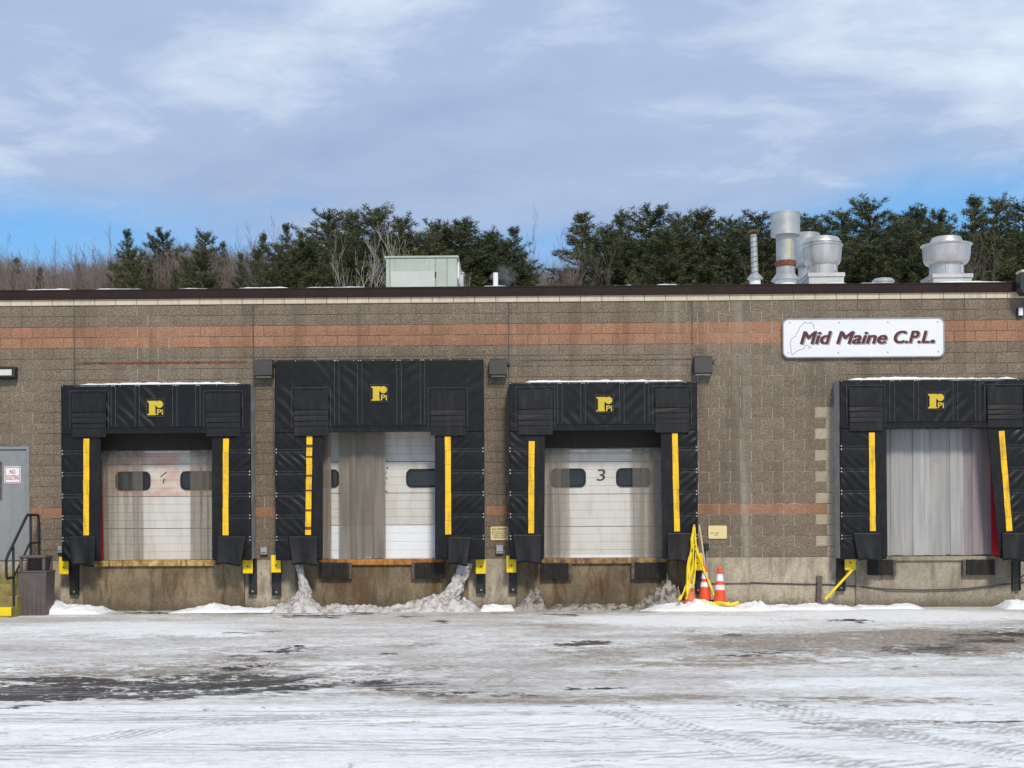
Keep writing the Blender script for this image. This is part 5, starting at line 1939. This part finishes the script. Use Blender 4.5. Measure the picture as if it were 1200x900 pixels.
bank(1172, 1260, 9, 0.8, 83, 'snow', 'thin snow ridge at the far right foot of the wall', None)


def ice_column(label, pts, seed):
    """frozen runoff: (px, py, rx, ry in metres) stacked from the ground up, roughened all over"""
    mb = MB()
    n = 44
    rings = []
    for i in range(len(pts) - 1):
        m = 16
        for k in range(m):
            f = k / m
            rings.append([pts[i][q] + (pts[i + 1][q] - pts[i][q]) * f for q in range(4)])
    rings.append(list(pts[-1]))
    vs, fs = [], []
    for px, py, rx, ry in rings:
        x, z = at(px, py, -0.35)
        for k in range(n):
            a = 2 * math.pi * k / n
            d = 1 + 0.42 * mnoise.fractal(Vector((math.cos(a) * 2.2 + seed, math.sin(a) * 2.2, z * 5.5)), 0.55, 2.1, 6)
            vs.append((x + rx * math.cos(a) * d, -0.30 + ry * math.sin(a) * d, z + 0.03 * mnoise.noise(Vector((a * 3, z * 9, seed)))))
    for i in range(len(rings) - 1):
        for k in range(n):
            k2 = (k + 1) % n
            fs.append((i * n + k, i * n + k2, (i + 1) * n + k2, (i + 1) * n + k))
    fs.append(tuple((len(rings) - 1) * n + k for k in range(n)))
    mb.add(vs, fs)
    o = mb.build('ice_column', M['ice'], None, 'all')
    tag(o, label, 'ice column', 'frozen runoff under the tall shelter')


ice_column('knobbly left ice column under the tall shelter, thin at its top', [(352, 716, 0.25, 0.2), (354, 704, 0.17, 0.15), (357, 694, 0.11, 0.1), (354, 680, 0.075, 0.08), (350, 662, 0.055, 0.05)], 3)
ice_column('leaning right ice column under the tall shelter, broad and running down to the left', [(516, 716, 0.34, 0.22), (524, 704, 0.21, 0.16), (532, 692, 0.155, 0.12), (539, 678, 0.125, 0.1), (545.5, 660, 0.12, 0.07)], 8)
ice_column('low tongue of ice running left from the leaning ice column', [(498, 716, 0.5, 0.22), (508, 704, 0.3, 0.16), (520, 697, 0.15, 0.1)], 14)

# ================================================================== ROOF TOP
ZR = Z_CAP - 0.0


def lx_(px, Y):
    return at(px, 330, Y)[0]


def hz(py, px, Y):
    return at(px, py, Y)[1]


def upblast(pxc, Y, cap, bowl, neck, base, label):
    """cap (x0, x1, y0, y1), bowl, neck, base pixel boxes"""
    x = at(pxc, 300, Y)[0]
    wd = lambda b: (at(b[1], b[2], Y)[0] - at(b[0], b[2], Y)[0]) / 2
    z = lambda py: hz(py, pxc, Y)
    root = empty('exhaust_fan', (x, Y, ZR))
    tag(root, label, 'roof fan', 'aluminium exhaust fans on the roof')
    mb = MB()
    b = wd(base)
    mb.box(x - b, x + b, Y - b, Y + b, z(base[3]) - 0.1, z(base[2]) - 0.09, 0.01)
    mb.box(x - b * 1.06, x + b * 1.06, Y - b * 1.06, Y + b * 1.06, z(base[2]) - 0.089, z(base[2]), 0.01)
    mb.box(x - b * 0.9, x + b * 0.9, Y - b * 0.9, Y + b * 0.9, ZR - 0.01, z(base[3]) - 0.101)
    mb.build('curb', M['alu'], root)
    r = wd(neck)
    mb = MB()
    mb.lathe([(r, z(neck[3])), (r, z(neck[2]))], x, Y, 28)
    mb.lathe([(r + 0.012, z(neck[3]) + 0.001), (r + 0.012, z(neck[3]) + 0.05)], x, Y, 28)
    for k in range(6):
        a = k * math.pi / 3 + 0.2
        mb.box(x + (r + 0.001) * math.cos(a) - 0.012, x + (r + 0.001) * math.cos(a) + 0.012, Y + (r + 0.001) * math.sin(a) - 0.012, Y + (r + 0.001) * math.sin(a) + 0.012, z(neck[3]) + 0.051, z(neck[2]) - 0.01)
    mb.build('neck', M['alu'], root, 40)
    R_ = wd(bowl)
    z0, z1 = z(bowl[3]), z(bowl[2])
    h = z1 - z0
    mb = MB()
    prof = [(r * 0.98, z0), (R_ * 0.72, z0 + 0.02 * h), (R_ * 0.82, z0 + 0.10 * h), (R_ * 0.885, z0 + 0.25 * h), (R_ * 0.915, z0 + 0.5 * h), (R_ * 0.935, z0 + 0.9 * h), (R_, z0 + 0.965 * h), (R_, z1), (R_ * 0.92, z1 - 0.01), (R_ * 0.88, z0 + 0.6 * h), (R_ * 0.6, z0 + 0.3 * h)]
    mb.lathe(prof, x, Y, 48)
    mb.build('bowl', M['alu'], root, 35)
    c = wd(cap)
    zc0, zc1 = z1 - 0.1, z(cap[2])
    mb = MB()
    mb.lathe([(c * 0.97, zc0), (c, zc0 + 0.02), (c, zc0 + 0.13), (c * 1.03, zc0 + 0.135), (c * 1.03, zc0 + 0.15), (c * 0.97, zc1 - 0.08), (c * 0.88, zc1 - 0.02), (c * 0.7, zc1), (0.02, zc1 + 0.01)], x, Y, 40)
    mb.build('motor_cap', M['alu'], root, 35)
    return root


upblast(963.5, 3.0, (942, 985, 278.5, 288), (939.5, 988, 288, 312.5), (945, 980, 312, 322.5), (943, 984, 323, 332), 'mushroom shaped exhaust fan right beside the big flue, in front of another')
upblast(953, 5.2, (940, 968, 280, 290), (931, 976, 289.5, 313), (937, 970, 313, 324), (936, 972, 324, 334), 'exhaust fan mostly hidden behind the one beside the big flue')
upblast(1109, 3.0, (1090, 1127.5, 278, 287.5), (1080, 1139, 287.5, 311.5), (1091, 1130.5, 311, 324), (1089, 1134, 324.5, 332), 'mushroom shaped exhaust fan standing alone at the right end of the roof')

Y = 4.6
x = at(948, 280, Y)[0]
root = empty('vent_drum', (x, Y, ZR))
tag(root, 'plain grey round vent drum rising behind the exhaust fans', 'roof vent')
mb = MB()
r = (at(964, 280, Y)[0] - at(932, 280, Y)[0]) / 2
za, zb_ = hz(291, 948, Y), hz(271.5, 948, Y)
mb.lathe([(r * .8, za - 0.35), (r, za - 0.3), (r, zb_ - 0.03), (r * 1.015, zb_ - 0.028), (r * 1.015, zb_), (r * .9, zb_ + 0.015)], x, Y + 0.3, 32)
mb.build('drum', M['galv'], root, 35)
mb = MB()
mb.lathe([(r * 0.6, ZR - 0.01), (r * 0.6, za - 0.349)], x, Y + 0.3, 24)
mb.build('duct', M['galv'], root, 35)

# big flue
Y = 2.6
x = at(920.5, 290, Y)[0]
z = lambda py: hz(py, 920, Y)
hw = lambda a, b: (at(b, 290, Y)[0] - at(a, 290, Y)[0]) / 2
root = empty('flue', (x, Y, ZR))
tag(root, 'large galvanised flue with wide drum top and rusty ring', 'flue')
mb = MB()
r = hw(909.5, 931.5)
mb.lathe([(r, z(320)), (r, z(270))], x, Y, 32)
mb.build('pipe', M['galv'], root, 35)
R_ = hw(903, 937)
mb = MB()
mb.lathe([(R_ * 0.97, z(276.5)), (R_ * 1.01, z(276.4)), (R_ * 1.01, z(274.5)), (R_, z(274.3)), (R_, z(252)), (R_ * 1.015, z(251.8)), (R_ * 1.015, z(250.2)), (R_ * 0.96, z(250)), (R_ * 0.94, z(255))], x, Y, 40)
mb.build('drum_cap', M['galv'], root, 35)
mb = MB()
mb.lathe([(r + 0.006, z(313)), (r + 0.02, z(312.4)), (r + 0.03, z(308)), (r + 0.022, z(306.5)), (r + 0.005, z(306))], x, Y, 32)
mb.build('rusty_ring', M['rust'], root, 35)
mb = MB()
mb.lathe([(hw(904, 938), z(329)), (hw(906, 936), z(326)), (hw(910, 932), z(321)), (r + 0.004, z(320))], x, Y, 32)
mb.build('flashing', M['galv'], root, 35)
mb = MB()
r2 = hw(909, 934.5)
mb.lathe([(r2, ZR - 0.01), (r2, z(327))], x, Y, 32)
mb.build('curb', M['white_curb'], root, 35)
mb = MB()
n = 6
vs, fs = [], []
for k in range(n + 1):
    a = R(-86 + 14 * k / n)
    for zz_ in (z(305.5), z(290), z(277)):
        vs.append((x + (r + 0.003) * math.cos(a), Y + (r + 0.003) * math.sin(a), zz_))
for k in range(n):
    for q in range(2):
        fs.append((k * 3 + q, (k + 1) * 3 + q, (k + 1) * 3 + q + 1, k * 3 + q + 1))
mb.add(vs, fs)
mb.build('sulphur_stain', simple('yellow_stain', (0.52, 0.45, 0.17), (0.46, 0.42, 0.24), 0.7, 0, 6), root)

# thin flue
Y = 2.4
root = empty('flue', (at(884, 300, Y)[0], Y, ZR))
tag(root, 'thin spiral flue pipe with a small rusty rain cap, leftmost of the roof vents', 'flue')
pa, pb = at(884.8, 322, Y), at(883, 275, Y)
r = (at(888, 300, Y)[0] - at(880, 300, Y)[0]) / 2
mb = MB()
mb.tube([(pa[0], Y, pa[1]), (pb[0], Y, pb[1])], r, 16)
mb.build('pipe', M['galv'], root, 40)
for k in range(8):
    f = (k + 0.5) / 8
    cx, cz = pa[0] + (pb[0] - pa[0]) * f, pa[1] + (pb[1] - pa[1]) * f
    mb = MB()
    mb.tube([(cx + (r + 0.002) * math.cos(a), Y + (r + 0.002) * math.sin(a), cz + 0.02 * math.cos(a)) for a in [2 * math.pi * q / 16 for q in range(17)]], 0.006, 4)
    mb.build('seam', M['steel_post'], root)
mb = MB()
cw = (at(891, 270, Y)[0] - at(876.5, 270, Y)[0]) / 2
zc = hz(272.5, 883, Y)
mb.lathe([(cw, zc), (cw * 0.95, zc + 0.025), (cw * 0.25, zc + 0.06)], pb[0], Y, 20)
for a in (0.4, 2.5, 4.6):
    mb.tube([(pb[0] + r * .9 * math.cos(a), Y + r * .9 * math.sin(a), pb[1] - 0.05), (pb[0] + r * .9 * math.cos(a), Y + r * .9 * math.sin(a), zc + 0.005)], 0.008, 5)
mb.build('rain_cap', M['rust'], root, 40)
mb = MB()
mb.lathe([(hw(875, 894), hz(327, 884, Y)), (hw(876, 893), hz(325.5, 884, Y)), (r * 1.05, hz(320.5, 884, Y))], pa[0], Y, 24)
mb.build('flashing', M['galv'], root, 40)
mb = MB()
r2 = hw(878, 891)
mb.lathe([(r2, ZR - 0.01), (r2, hz(326, 884, Y))], pa[0], Y, 20)
mb.build('curb', M['white_curb'], root, 40)

# low dome
Y = 3.0
x, zt = at(1035, 326, Y)
mb = MB()
r = hw(1022, 1048)
mb.lathe([(r * .9, ZR - 0.01), (r * .9, zt - 0.1), (r, zt - 0.09), (r, zt - 0.06), (r * .8, zt - 0.015), (r * .4, zt), (0.02, zt + 0.002)], x, Y, 28)
o = mb.build('roof_dome', M['alu'], None, 35)
tag(o, 'low flat metal dome just showing over the roof edge between the fans', 'roof vent')

# air handling unit
Y = 6.0
x0, x1, z0, z1 = rect(452, 536, 300, 336, Y)
root = empty('rooftop_unit', ((x0 + x1) / 2, Y, ZR))
tag(root, 'boxy pale green rooftop air unit standing left of the middle of the roof', 'air unit')
zb_ = ZR - 0.01
dY = 2.2
mb = MB()
mb.box(x0 + 0.01, x1 - 0.01, Y + 0.01, Y + dY, zb_, z1 - 0.05)
mb.build('casing', M['green_metal'], root)
for (a, b) in ((452.5, 456.5), (457.2, 510), (510.8, 523.5), (524.3, 535.2)):
    a_, b_ = at(a, 318, Y)[0], at(b, 318, Y)[0]
    mb = MB()
    mb.box(a_, b_, Y - 0.012, Y + 0.0095, zb_ + 0.1, z1 - 0.06, 0.006)
    mb.build('panel', M['green_metal'], root)
mb = MB()
a_, b_ = at(458, 318, Y)[0], at(509.5, 318, Y)[0]
mb.box(a_, b_, Y - 0.020, Y - 0.0125, zb_ + 0.12, hz(318, 480, Y), 0.003)
mb.build('access_panel', simple('paler_green_panel', (0.45, 0.48, 0.44), (0.40, 0.43, 0.39), 0.5, 0, 2), root)
mb = MB()
mb.box(x0 - 0.03, x1 + 0.03, Y - 0.04, Y + dY + 0.03, z1 - 0.049, z1, 0.01)
mb.build('lid', M['green_metal'], root)
mb = MB()
mb.box(x1 - 0.0095, x1 + 0.03, Y + 0.15, Y + 1.0, hz(325, 536, Y), hz(305, 536, Y), 0.01)
mb.build('sunlit_side', M['sign_white'], root)  # white slab, paints the unit's right side as sunlit
mb = MB()
a_, b_ = at(509.6, 318, Y)[0], at(511.2, 318, Y)[0]
mb.box(a_, b_, Y - 0.03, Y - 0.0125, hz(325, 510, Y), hz(319, 510, Y))
mb.build('handle', M['black_steel'], root)
x0, x1, z0, z1 = rect(537.5, 543, 319, 336, 7.0)
mb = MB()
mb.box(x0, x1, 7.0, 7.4, ZR - 0.01, z1 - 0.03, 0.01)
mb.box(x0 - 0.02, x1 + 0.02, 6.98, 7.42, z1 - 0.029, z1)
tag(mb.build('roof_cabinet', M['galv'], None), 'narrow grey cabinet at the right side of the pale green air unit', 'cabinet')
Y = 5.0
x, zt = at(580.7, 319.8, Y)
r = (at(583.6, 320, Y)[0] - at(577.8, 320, Y)[0]) / 2
mb = MB()
mb.lathe([(r, ZR - 0.01), (r, zt), (r * .8, zt + 0.001), (r * .8, zt - 0.1)], x, Y, 20, False)
tag(mb.build('vent_pipe', M['white_curb'], None, 40), 'stubby white vent pipe with a wisp of steam near the middle of the roof', 'vent pipe')
# wisp of steam drifting right
mb = MB()
x0, z0 = at(586, 331, Y)
vs = []
n = 12
prof = [(0.02, 0.0), (0.28, 0.12), (0.36, 0.3), (0.2, 0.5), (0.02, 0.58)]
mb.lathe([(a, z0 - 0.15 + b) for a, b in prof], x0 + 0.1, Y + 0.1, 16)
m = bpy.data.materials.new('steam')
m.use_nodes = True
t = NT(m.node_tree)
nz = t.noise(4.0, 4, 0.6)
pv = t.n('ShaderNodeVolumePrincipled', {'Color': (0.95, 0.95, 0.97), 'Density': t.math('MULTIPLY', t.step(nz, 0.45, 0.7), 0.7)})
t.n('ShaderNodeOutputMaterial', {'Volume': pv.outputs[0]})
tag(mb.build('steam', m, None, 'all'), 'faint white steam drifting from the white vent pipe', 'steam', None, 'stuff')


# ================================================================== TREES
def needle_mat(name, c1, c2):
    m, t = new_mat(name)
    tn = t.attr('tone')
    rnd = t.n('ShaderNodeObjectInfo').outputs['Random']
    base = t.mix(t.math('ADD', t.math('MULTIPLY', tn, 0.75), t.math('MULTIPLY', rnd, 0.25)), c1, c2)
    return finish(m, t, base, 0.65, 0, None, spec=0.25)


def bark_mat(name, c1, c2):
    m, t = new_mat(name)
    tn = t.attr('tone')
    return finish(m, t, t.mix(tn, c1, c2), 0.9, 0, None, spec=0.15)


M['needles'] = needle_mat('pine_needles', (0.022, 0.034, 0.015), (0.110, 0.114, 0.044))
M['needles_cool'] = needle_mat('spruce_needles', (0.022, 0.036, 0.018), (0.090, 0.105, 0.044))
M['bark'] = bark_mat('dark_bark', (0.05, 0.038, 0.030), (0.09, 0.07, 0.055))
M['twig'] = bark_mat('grey_brown_twigs', (0.115, 0.088, 0.076), (0.21, 0.17, 0.15))
M['pale_bark'] = bark_mat('pale_grey_bark', (0.30, 0.265, 0.225), (0.48, 0.44, 0.39))


def pine_meshes(seed, H, Rm, sp, shape, mat):
    """white-pine like crown: irregular whorls of up-swept limbs carrying sprays of needles"""
    r = np.random.default_rng(seed)
    tk = MB()
    bend = r.normal(0, 0.12, 2)
    tp = [(bend[0] * math.sin(f * 3), bend[1] * math.sin(f * 2.6), f * H) for f in np.linspace(0, 1, 9)]
    tk.tube(tp, [0.24 * (1 - 0.93 * f) + 0.01 for f in np.linspace(0, 1, 9)], 7)
    V, T = [], []
    z = H * 0.24
    while z < H * 0.985:
        f = z / H
        if shape == 'spire':
            rad = Rm * min(1.0, (H * (1 - f) / 5.0)) ** 0.85
        else:
            rad = Rm * min(1.0, (H * (1.0 - f) / 3.6)) ** 0.62 * (0.84 + 0.16 * math.sin(f * 11 + seed))
        nb = int(r.integers(5, 8))
        a0 = r.uniform(0, 6.28)
        for b in range(nb):
            L = rad * r.uniform(0.50, 1.22) + 0.25
            a = a0 + 6.283 * b / nb + r.normal(0, 0.25)
            pitch = r.uniform(-0.05, 0.38) + 0.55 * max(0, f - 0.86) / 0.14
            curve = r.uniform(0.05, 0.22)
            base = np.array([np.interp(z, [p[2] for p in tp], [p[0] for p in tp]), np.interp(z, [p[2] for p in tp], [p[1] for p in tp]), z + r.normal(0, 0.1)])
            d = np.array([math.cos(a), math.sin(a), 0])
            pt = lambda s: base + d * (L * s * math.cos(pitch)) + np.array([0, 0, L * s * math.sin(pitch) + curve * L * s * s])
            if L > 0.8:
                tk.tube([tuple(pt(0)), tuple(pt(0.5)), tuple(pt(0.95))], [0.045, 0.03, 0.012], 4, False)
            nt = max(4, int(L * sp * 1.45))
            clump = r.uniform(0.15, 0.85)
            for k in range(nt):
                s = (k + r.uniform(0, 1)) / nt
                s = 0.22 + 0.80 * s
                side = np.array([-d[1], d[0], 0]) * r.normal(0, 0.26) * L * 0.55 * s
                c = pt(s) + side + np.array([0, 0, r.normal(0, 0.06)])
                tone = np.clip(clump + r.normal(0, 0.2), 0, 1)
                m = 12
                th = r.uniform(0, 6.283, m)
                up = r.uniform(-0.15, 1.0, m)
                l_ = r.uniform(0.20, 0.40, m)
                dr = np.stack([np.cos(th), np.sin(th), up], 1) + d * 0.55
                dr /= np.linalg.norm(dr, axis=1)[:, None]
                pr = np.cross(dr, r.normal(0, 1, (m, 3)))
                pr /= np.linalg.norm(pr, axis=1)[:, None]
                wv = r.uniform(0.016, 0.036, m)[:, None]
                c0 = c + r.normal(0, 0.07, (m, 3))
                V.append(np.stack([c0 - pr * wv, c0 + pr * wv, c0 + dr * l_[:, None]], 1).reshape(-1, 3))
                T.append(np.repeat(tone, m))
        z += r.uniform(0.30, 0.62) * (H / 14)
    # leader
    V = np.concatenate(V)
    T = np.concatenate(T)
    me = tri_mesh('crown', V, T, mat)
    return tk.mesh('trunk', M['bark']), me


def tri_mesh(name, V, T, mat):
    n = len(V) // 3
    me = bpy.data.meshes.new(name)
    me.vertices.add(len(V))
    me.vertices.foreach_set('co', V.astype(np.float32).ravel())
    me.loops.add(len(V))
    me.loops.foreach_set('vertex_index', np.arange(len(V), dtype=np.int32))
    me.polygons.add(n)
    me.polygons.foreach_set('loop_start', np.arange(0, len(V), 3, dtype=np.int32))
    me.polygons.foreach_set('loop_total', np.full(n, 3, dtype=np.int32))
    a = me.attributes.new('tone', 'FLOAT', 'FACE')
    a.data.foreach_set('value', T.astype(np.float32))
    me.materials.append(mat)
    me.update()
    me.validate()
    return me


PINES = [pine_meshes(11, 14, 2.9, 5.0, 'pine', M['needles']), pine_meshes(12, 14, 3.3, 4.8, 'pine', M['needles']), pine_meshes(13, 14, 2.6, 5.2, 'pine', M['needles']),
         pine_meshes(14, 14, 3.0, 4.8, 'pine', M['needles']), pine_meshes(15, 14, 2.6, 5.2, 'spire', M['needles_cool']), pine_meshes(16, 14, 2.3, 5.5, 'spire', M['needles'])]


def bare_mesh(seed, H, spread, depth, mat, thick=0.11, upright=0.5):
    r = random.Random(seed)
    trunk, crown = MB(), MB()

    def grow(p, d, L, rad, lev):
        mb = trunk if lev == 0 else crown
        mb.cur = r.random()
        n = 4 if lev == 0 else 2
        pts, rs = [p.copy()], [rad]
        q = p.copy()
        dd = d.copy()
        for k in range(n):
            dd = (dd + Vector((r.gauss(0, .10), r.gauss(0, .10), 0.05 + 0.06 * upright * lev))).normalized()
            q = q + dd * (L / n)
            pts.append(q.copy())
            rs.append(rad * (1 - 0.62 * (k + 1) / n))
        mb.tube(pts, [max(x, 0.008) for x in rs], 5 if lev == 0 else 3, False)
        if lev >= depth:
            return
        nb = {0: 12, 1: 6, 2: 5, 3: 4}.get(lev, 3)
        for k in range(nb):
            f = 0.28 + 0.72 * (k + r.random()) / nb if lev == 0 else 0.2 + 0.8 * (k + r.random()) / nb
            i = min(n - 1, int(f * n))
            o = pts[i].lerp(pts[i + 1], f * n - i)
            side = Vector((r.gauss(0, 1), r.gauss(0, 1), 0)).normalized()
            nd = (dd * (0.55 + 0.5 * upright) + side * spread * r.uniform(0.5, 1.1)).normalized()
            grow(o, nd, L * r.uniform(0.34, 0.56) * (1.0 - 0.25 * f if lev == 0 else 1), rad * (1 - 0.6 * f) * 0.5, lev + 1)
    grow(Vector((0, 0, 0)), Vector((r.gauss(0, .03), r.gauss(0, .03), 1)), H * 0.74, thick, 0)
    return trunk.mesh('trunk', mat), crown.mesh('crown', mat)


BARE = [bare_mesh(21, 12, 0.95, 4, M['twig'], 0.12, 0.5), bare_mesh(22, 12, 1.1, 4, M['twig'], 0.12, 0.4), bare_mesh(23, 12, 0.85, 4, M['twig'], 0.11, 0.6), bare_mesh(24, 12, 1.0, 4, M['twig'], 0.10, 0.5)]
PALE = [bare_mesh(31, 12, 0.95, 3, M['pale_bark'], 0.13, 0.4), bare_mesh(33, 12, 0.8, 3, M['pale_bark'], 0.12, 0.5)]
rt = random.Random(77)


def plant(name, meshes, px, py, Y, wpx, wbase, Hbase, label, cat, group, z_off=0.0):
    """tree whose tip reaches the sight line through (px, py) at depth Y; wpx = crown width in photo pixels"""
    x, zt = at(px, py, Y)
    z0 = hill_z(Y) - 0.15
    H = zt - z0
    root = empty(name, (x, Y, z0))
    tag(root, label, cat, group)
    sc = H / Hbase
    ws = (wpx / 1612 * (Y + CAM_D)) / wbase if wpx else sc
    for me, nm in zip(meshes, ('trunk', 'crown')):
        o = link(nm, me, (x, Y, z0), root)
        o.scale = (ws, ws, sc)
    root.rotation_euler = (0, 0, rt.uniform(0, 6.28))
    return root


def nth(k):
    return ('first', 'second', 'third', 'fourth', 'fifth', 'sixth', 'seventh', 'eighth', 'ninth', 'tenth', '11th', '12th', '13th', '14th', '15th', '16th', '17th', '18th', '19th', '20th', '21st', '22nd', '23rd', '24th', '25th', '26th', '27th', '28th', '29th', '30th')[k]


# tall pines against the sky: px, top py, crown width px, variant, Y
TALL = [(150, 273, 44, 4, 100), (192, 273, 52, 0, 104), (237, 273, 54, 2, 108), (336, 266, 40, 4, 112), (385, 250, 72, 0, 96), (413, 251, 62, 3, 104), (440, 245, 84, 1, 92), (474, 255, 70, 2, 98),
        (512, 262, 62, 0, 92), (545, 260, 72, 3, 96), (577, 271, 58, 2, 98), (603, 270, 56, 4, 92), (683, 250, 74, 5, 96), (728, 251, 58, 2, 102), (763, 245, 92, 1, 92), (797, 256, 70, 0, 98), (825, 249, 76, 3, 94),
        (855, 257, 66, 1, 100), (888, 253, 80, 0, 92), (915, 262, 60, 2, 100), (945, 257, 70, 3, 94), (985, 249, 72, 1, 98), (1019, 239, 80, 0, 92), (1048, 253, 62, 2, 102), (1073, 246, 68, 3, 94), (1100, 249, 62, 1, 100), (1143, 231, 66, 5, 94), (1172, 233, 64, 2, 98), (1199, 240, 70, 0, 94)]
for k, (px, py, wp, v, Y) in enumerate(sorted(TALL)):
    side = 'left of the green roof unit' if px < 452 else ('between green roof unit and sky gap' if px < 640 else ('right of the sky gap' if px < 870 else 'behind the roof fans'))
    plant('pine_tree', PINES[v], px, py, Y, wp, 4.5, 14, f'tall dark pine {side}, {nth(k)} from the left', 'pine tree', 'tall pines above the roofline')
# lower pines, nearer the roof line
LOW = [(20, 306, 34, 4, 106), (47, 314, 20, 5, 100), (153, 296, 44, 0, 92), (205, 316, 26, 5, 88), (237, 296, 60, 3, 88), (262, 287, 30, 4, 104), (325, 287, 56, 1, 86), (366, 284, 46, 3, 92), (352, 276, 34, 4, 108), (300, 292, 34, 2, 96), (345, 294, 44, 0, 90), (282, 300, 30, 4, 92), (218, 303, 30, 1, 96), (176, 306, 30, 3, 98), (308, 274, 32, 5, 112), (92, 312, 18, 4, 104)]
for k, (px, py, wp, v, Y) in enumerate(LOW):
    plant('pine_tree', PINES[v], px, py, Y, wp, 4.5, 14, f'low young pine among the bare trees at the left, {nth(sorted(LOW).index(LOW[k]))} from the left', 'pine tree', 'low pines among bare trees')
fill = [(px + rt.uniform(-9, 9), rt.uniform(263, 286), rt.uniform(64, 92), rt.randrange(4), rt.uniform(84, 92)) for px in list(range(366, 620, 26)) + list(range(715, 1215, 23))]
for k, (px, py, wp, v, Y) in enumerate(fill):
    if 610 < px < 650:
        py = 300
    plant('pine_tree', PINES[v], px, py, Y, wp, 4.5, 14, 'shorter dark pine in the front of the dense pine stand, its tip against taller pines', 'pine tree', 'shorter pines in front of the dense stand')
# bare trees
bt = [(px + rt.uniform(-5, 5), 296 + 11 * rt.random() + (6 if px < 60 else 0), rt.uniform(30, 48), rt.randrange(4), rt.uniform(86, 116)) for px in range(-10, 370, 13)]
bt += [(115, 284, 40, 0, 100), (128, 281, 44, 2, 104), (100, 288, 40, 3, 108), (15, 293, 40, 1, 100), (290, 276, 44, 0, 110), (310, 273, 44, 2, 112), (275, 279, 40, 1, 114), (345, 272, 36, 3, 116), (360, 274, 34, 0, 116)]
for k, (px, py, wp, v, Y) in enumerate(bt):
    plant('bare_tree', BARE[v], px, py, Y, wp, 5.2, 12, 'leafless grey-brown tree in the fine-twigged wood at the left', 'bare tree', 'leafless trees in the left wood')
for k, (px, py, wp, v, Y) in enumerate([(655, 292, 40, 0, 82), (670, 286, 44, 2, 82), (688, 289, 42, 1, 82), (700, 297, 34, 3, 82), (644, 304, 30, 2, 84), (622, 262, 26, 2, 110)]):
    plant('bare_tree', BARE[v], px, py, Y, wp, 5.2, 12, 'leafless twiggy tree beside the gap of blue sky', 'bare tree', 'leafless trees by the gap')
for (px, py, wp, v, Y, lb) in ((1163, 272, 60, 0, 78, 'grey leafless tree in front of the pines at the far right'), (880, 292, 30, 2, 80, 'thin leafless tree between the pines near the thin flue')):
    plant('bare_tree', BARE[v], px, py, Y, wp, 5.2, 12, lb, 'bare tree', None)
for (px, py, wp, v, Y, lb) in ((441, 254, 80, 0, 62, 'pale barked leafless tree left of the green roof unit, tallest of the pale trees'), (474, 262, 66, 1, 64, 'pale barked leafless tree rising behind the green roof unit'),
                               (412, 296, 60, 1, 60, 'short pale barked tree leaning at the left of the pale trees'), (548, 306, 40, 0, 66, 'small pale leafless tree right of the green roof unit')):
    plant('bare_tree', PALE[v], px, py, Y, wp, 5.8, 12, lb, 'bare tree', 'pale barked leafless trees')


# the wood behind that reads as one brown mass
def woodland():
    r = np.random.default_rng(9)
    V, T = [], []
    n = 30000
    pxs = r.uniform(-120, 1320, n)
    Ys = r.uniform(96, 135, n)
    for px, Y in zip(pxs, Ys):
        top = 300 + 10 * math.sin(px * 0.021) + r.normal(0, 6)
        if 370 < px:
            top += 6
        z = float(hill_z(Y)) + 0
        x, zt = at(px, top, Y)
        zt = zt - abs(r.normal(0, 1.3))
        zb = max(z, zt - r.uniform(2, 5.5))
        ln = r.normal(0, 0.5, 2)
        wv = r.uniform(0.010, 0.026)
        a = np.array([x - wv, Y, zb])
        b = np.array([x + wv, Y + wv, zb])
        c = np.array([x + ln[0], Y + ln[1], zt])
        V += [a, b, c]
        t_ = r.uniform(0, 1)
        T.append(t_)
        for k in range(4):
            f = r.uniform(0.3, 0.9)
            p = a + (c - a) * f
            d = np.array([r.normal(0, 0.5), r.normal(0, 0.5), r.uniform(0.5, 1.1)])
            V += [p, p + np.array([0.016, 0.01, 0.03]), p + d]
            T.append(t_)
    me = tri_mesh('bare_woodland', np.array(V), np.array(T), M['twig'])
    o = bpy.data.objects.new('bare_woodland', me)
    COL.objects.link(o)
    tag(o, 'far brown wood of bare twigs behind the pines', 'woodland', None, 'stuff')


woodland()
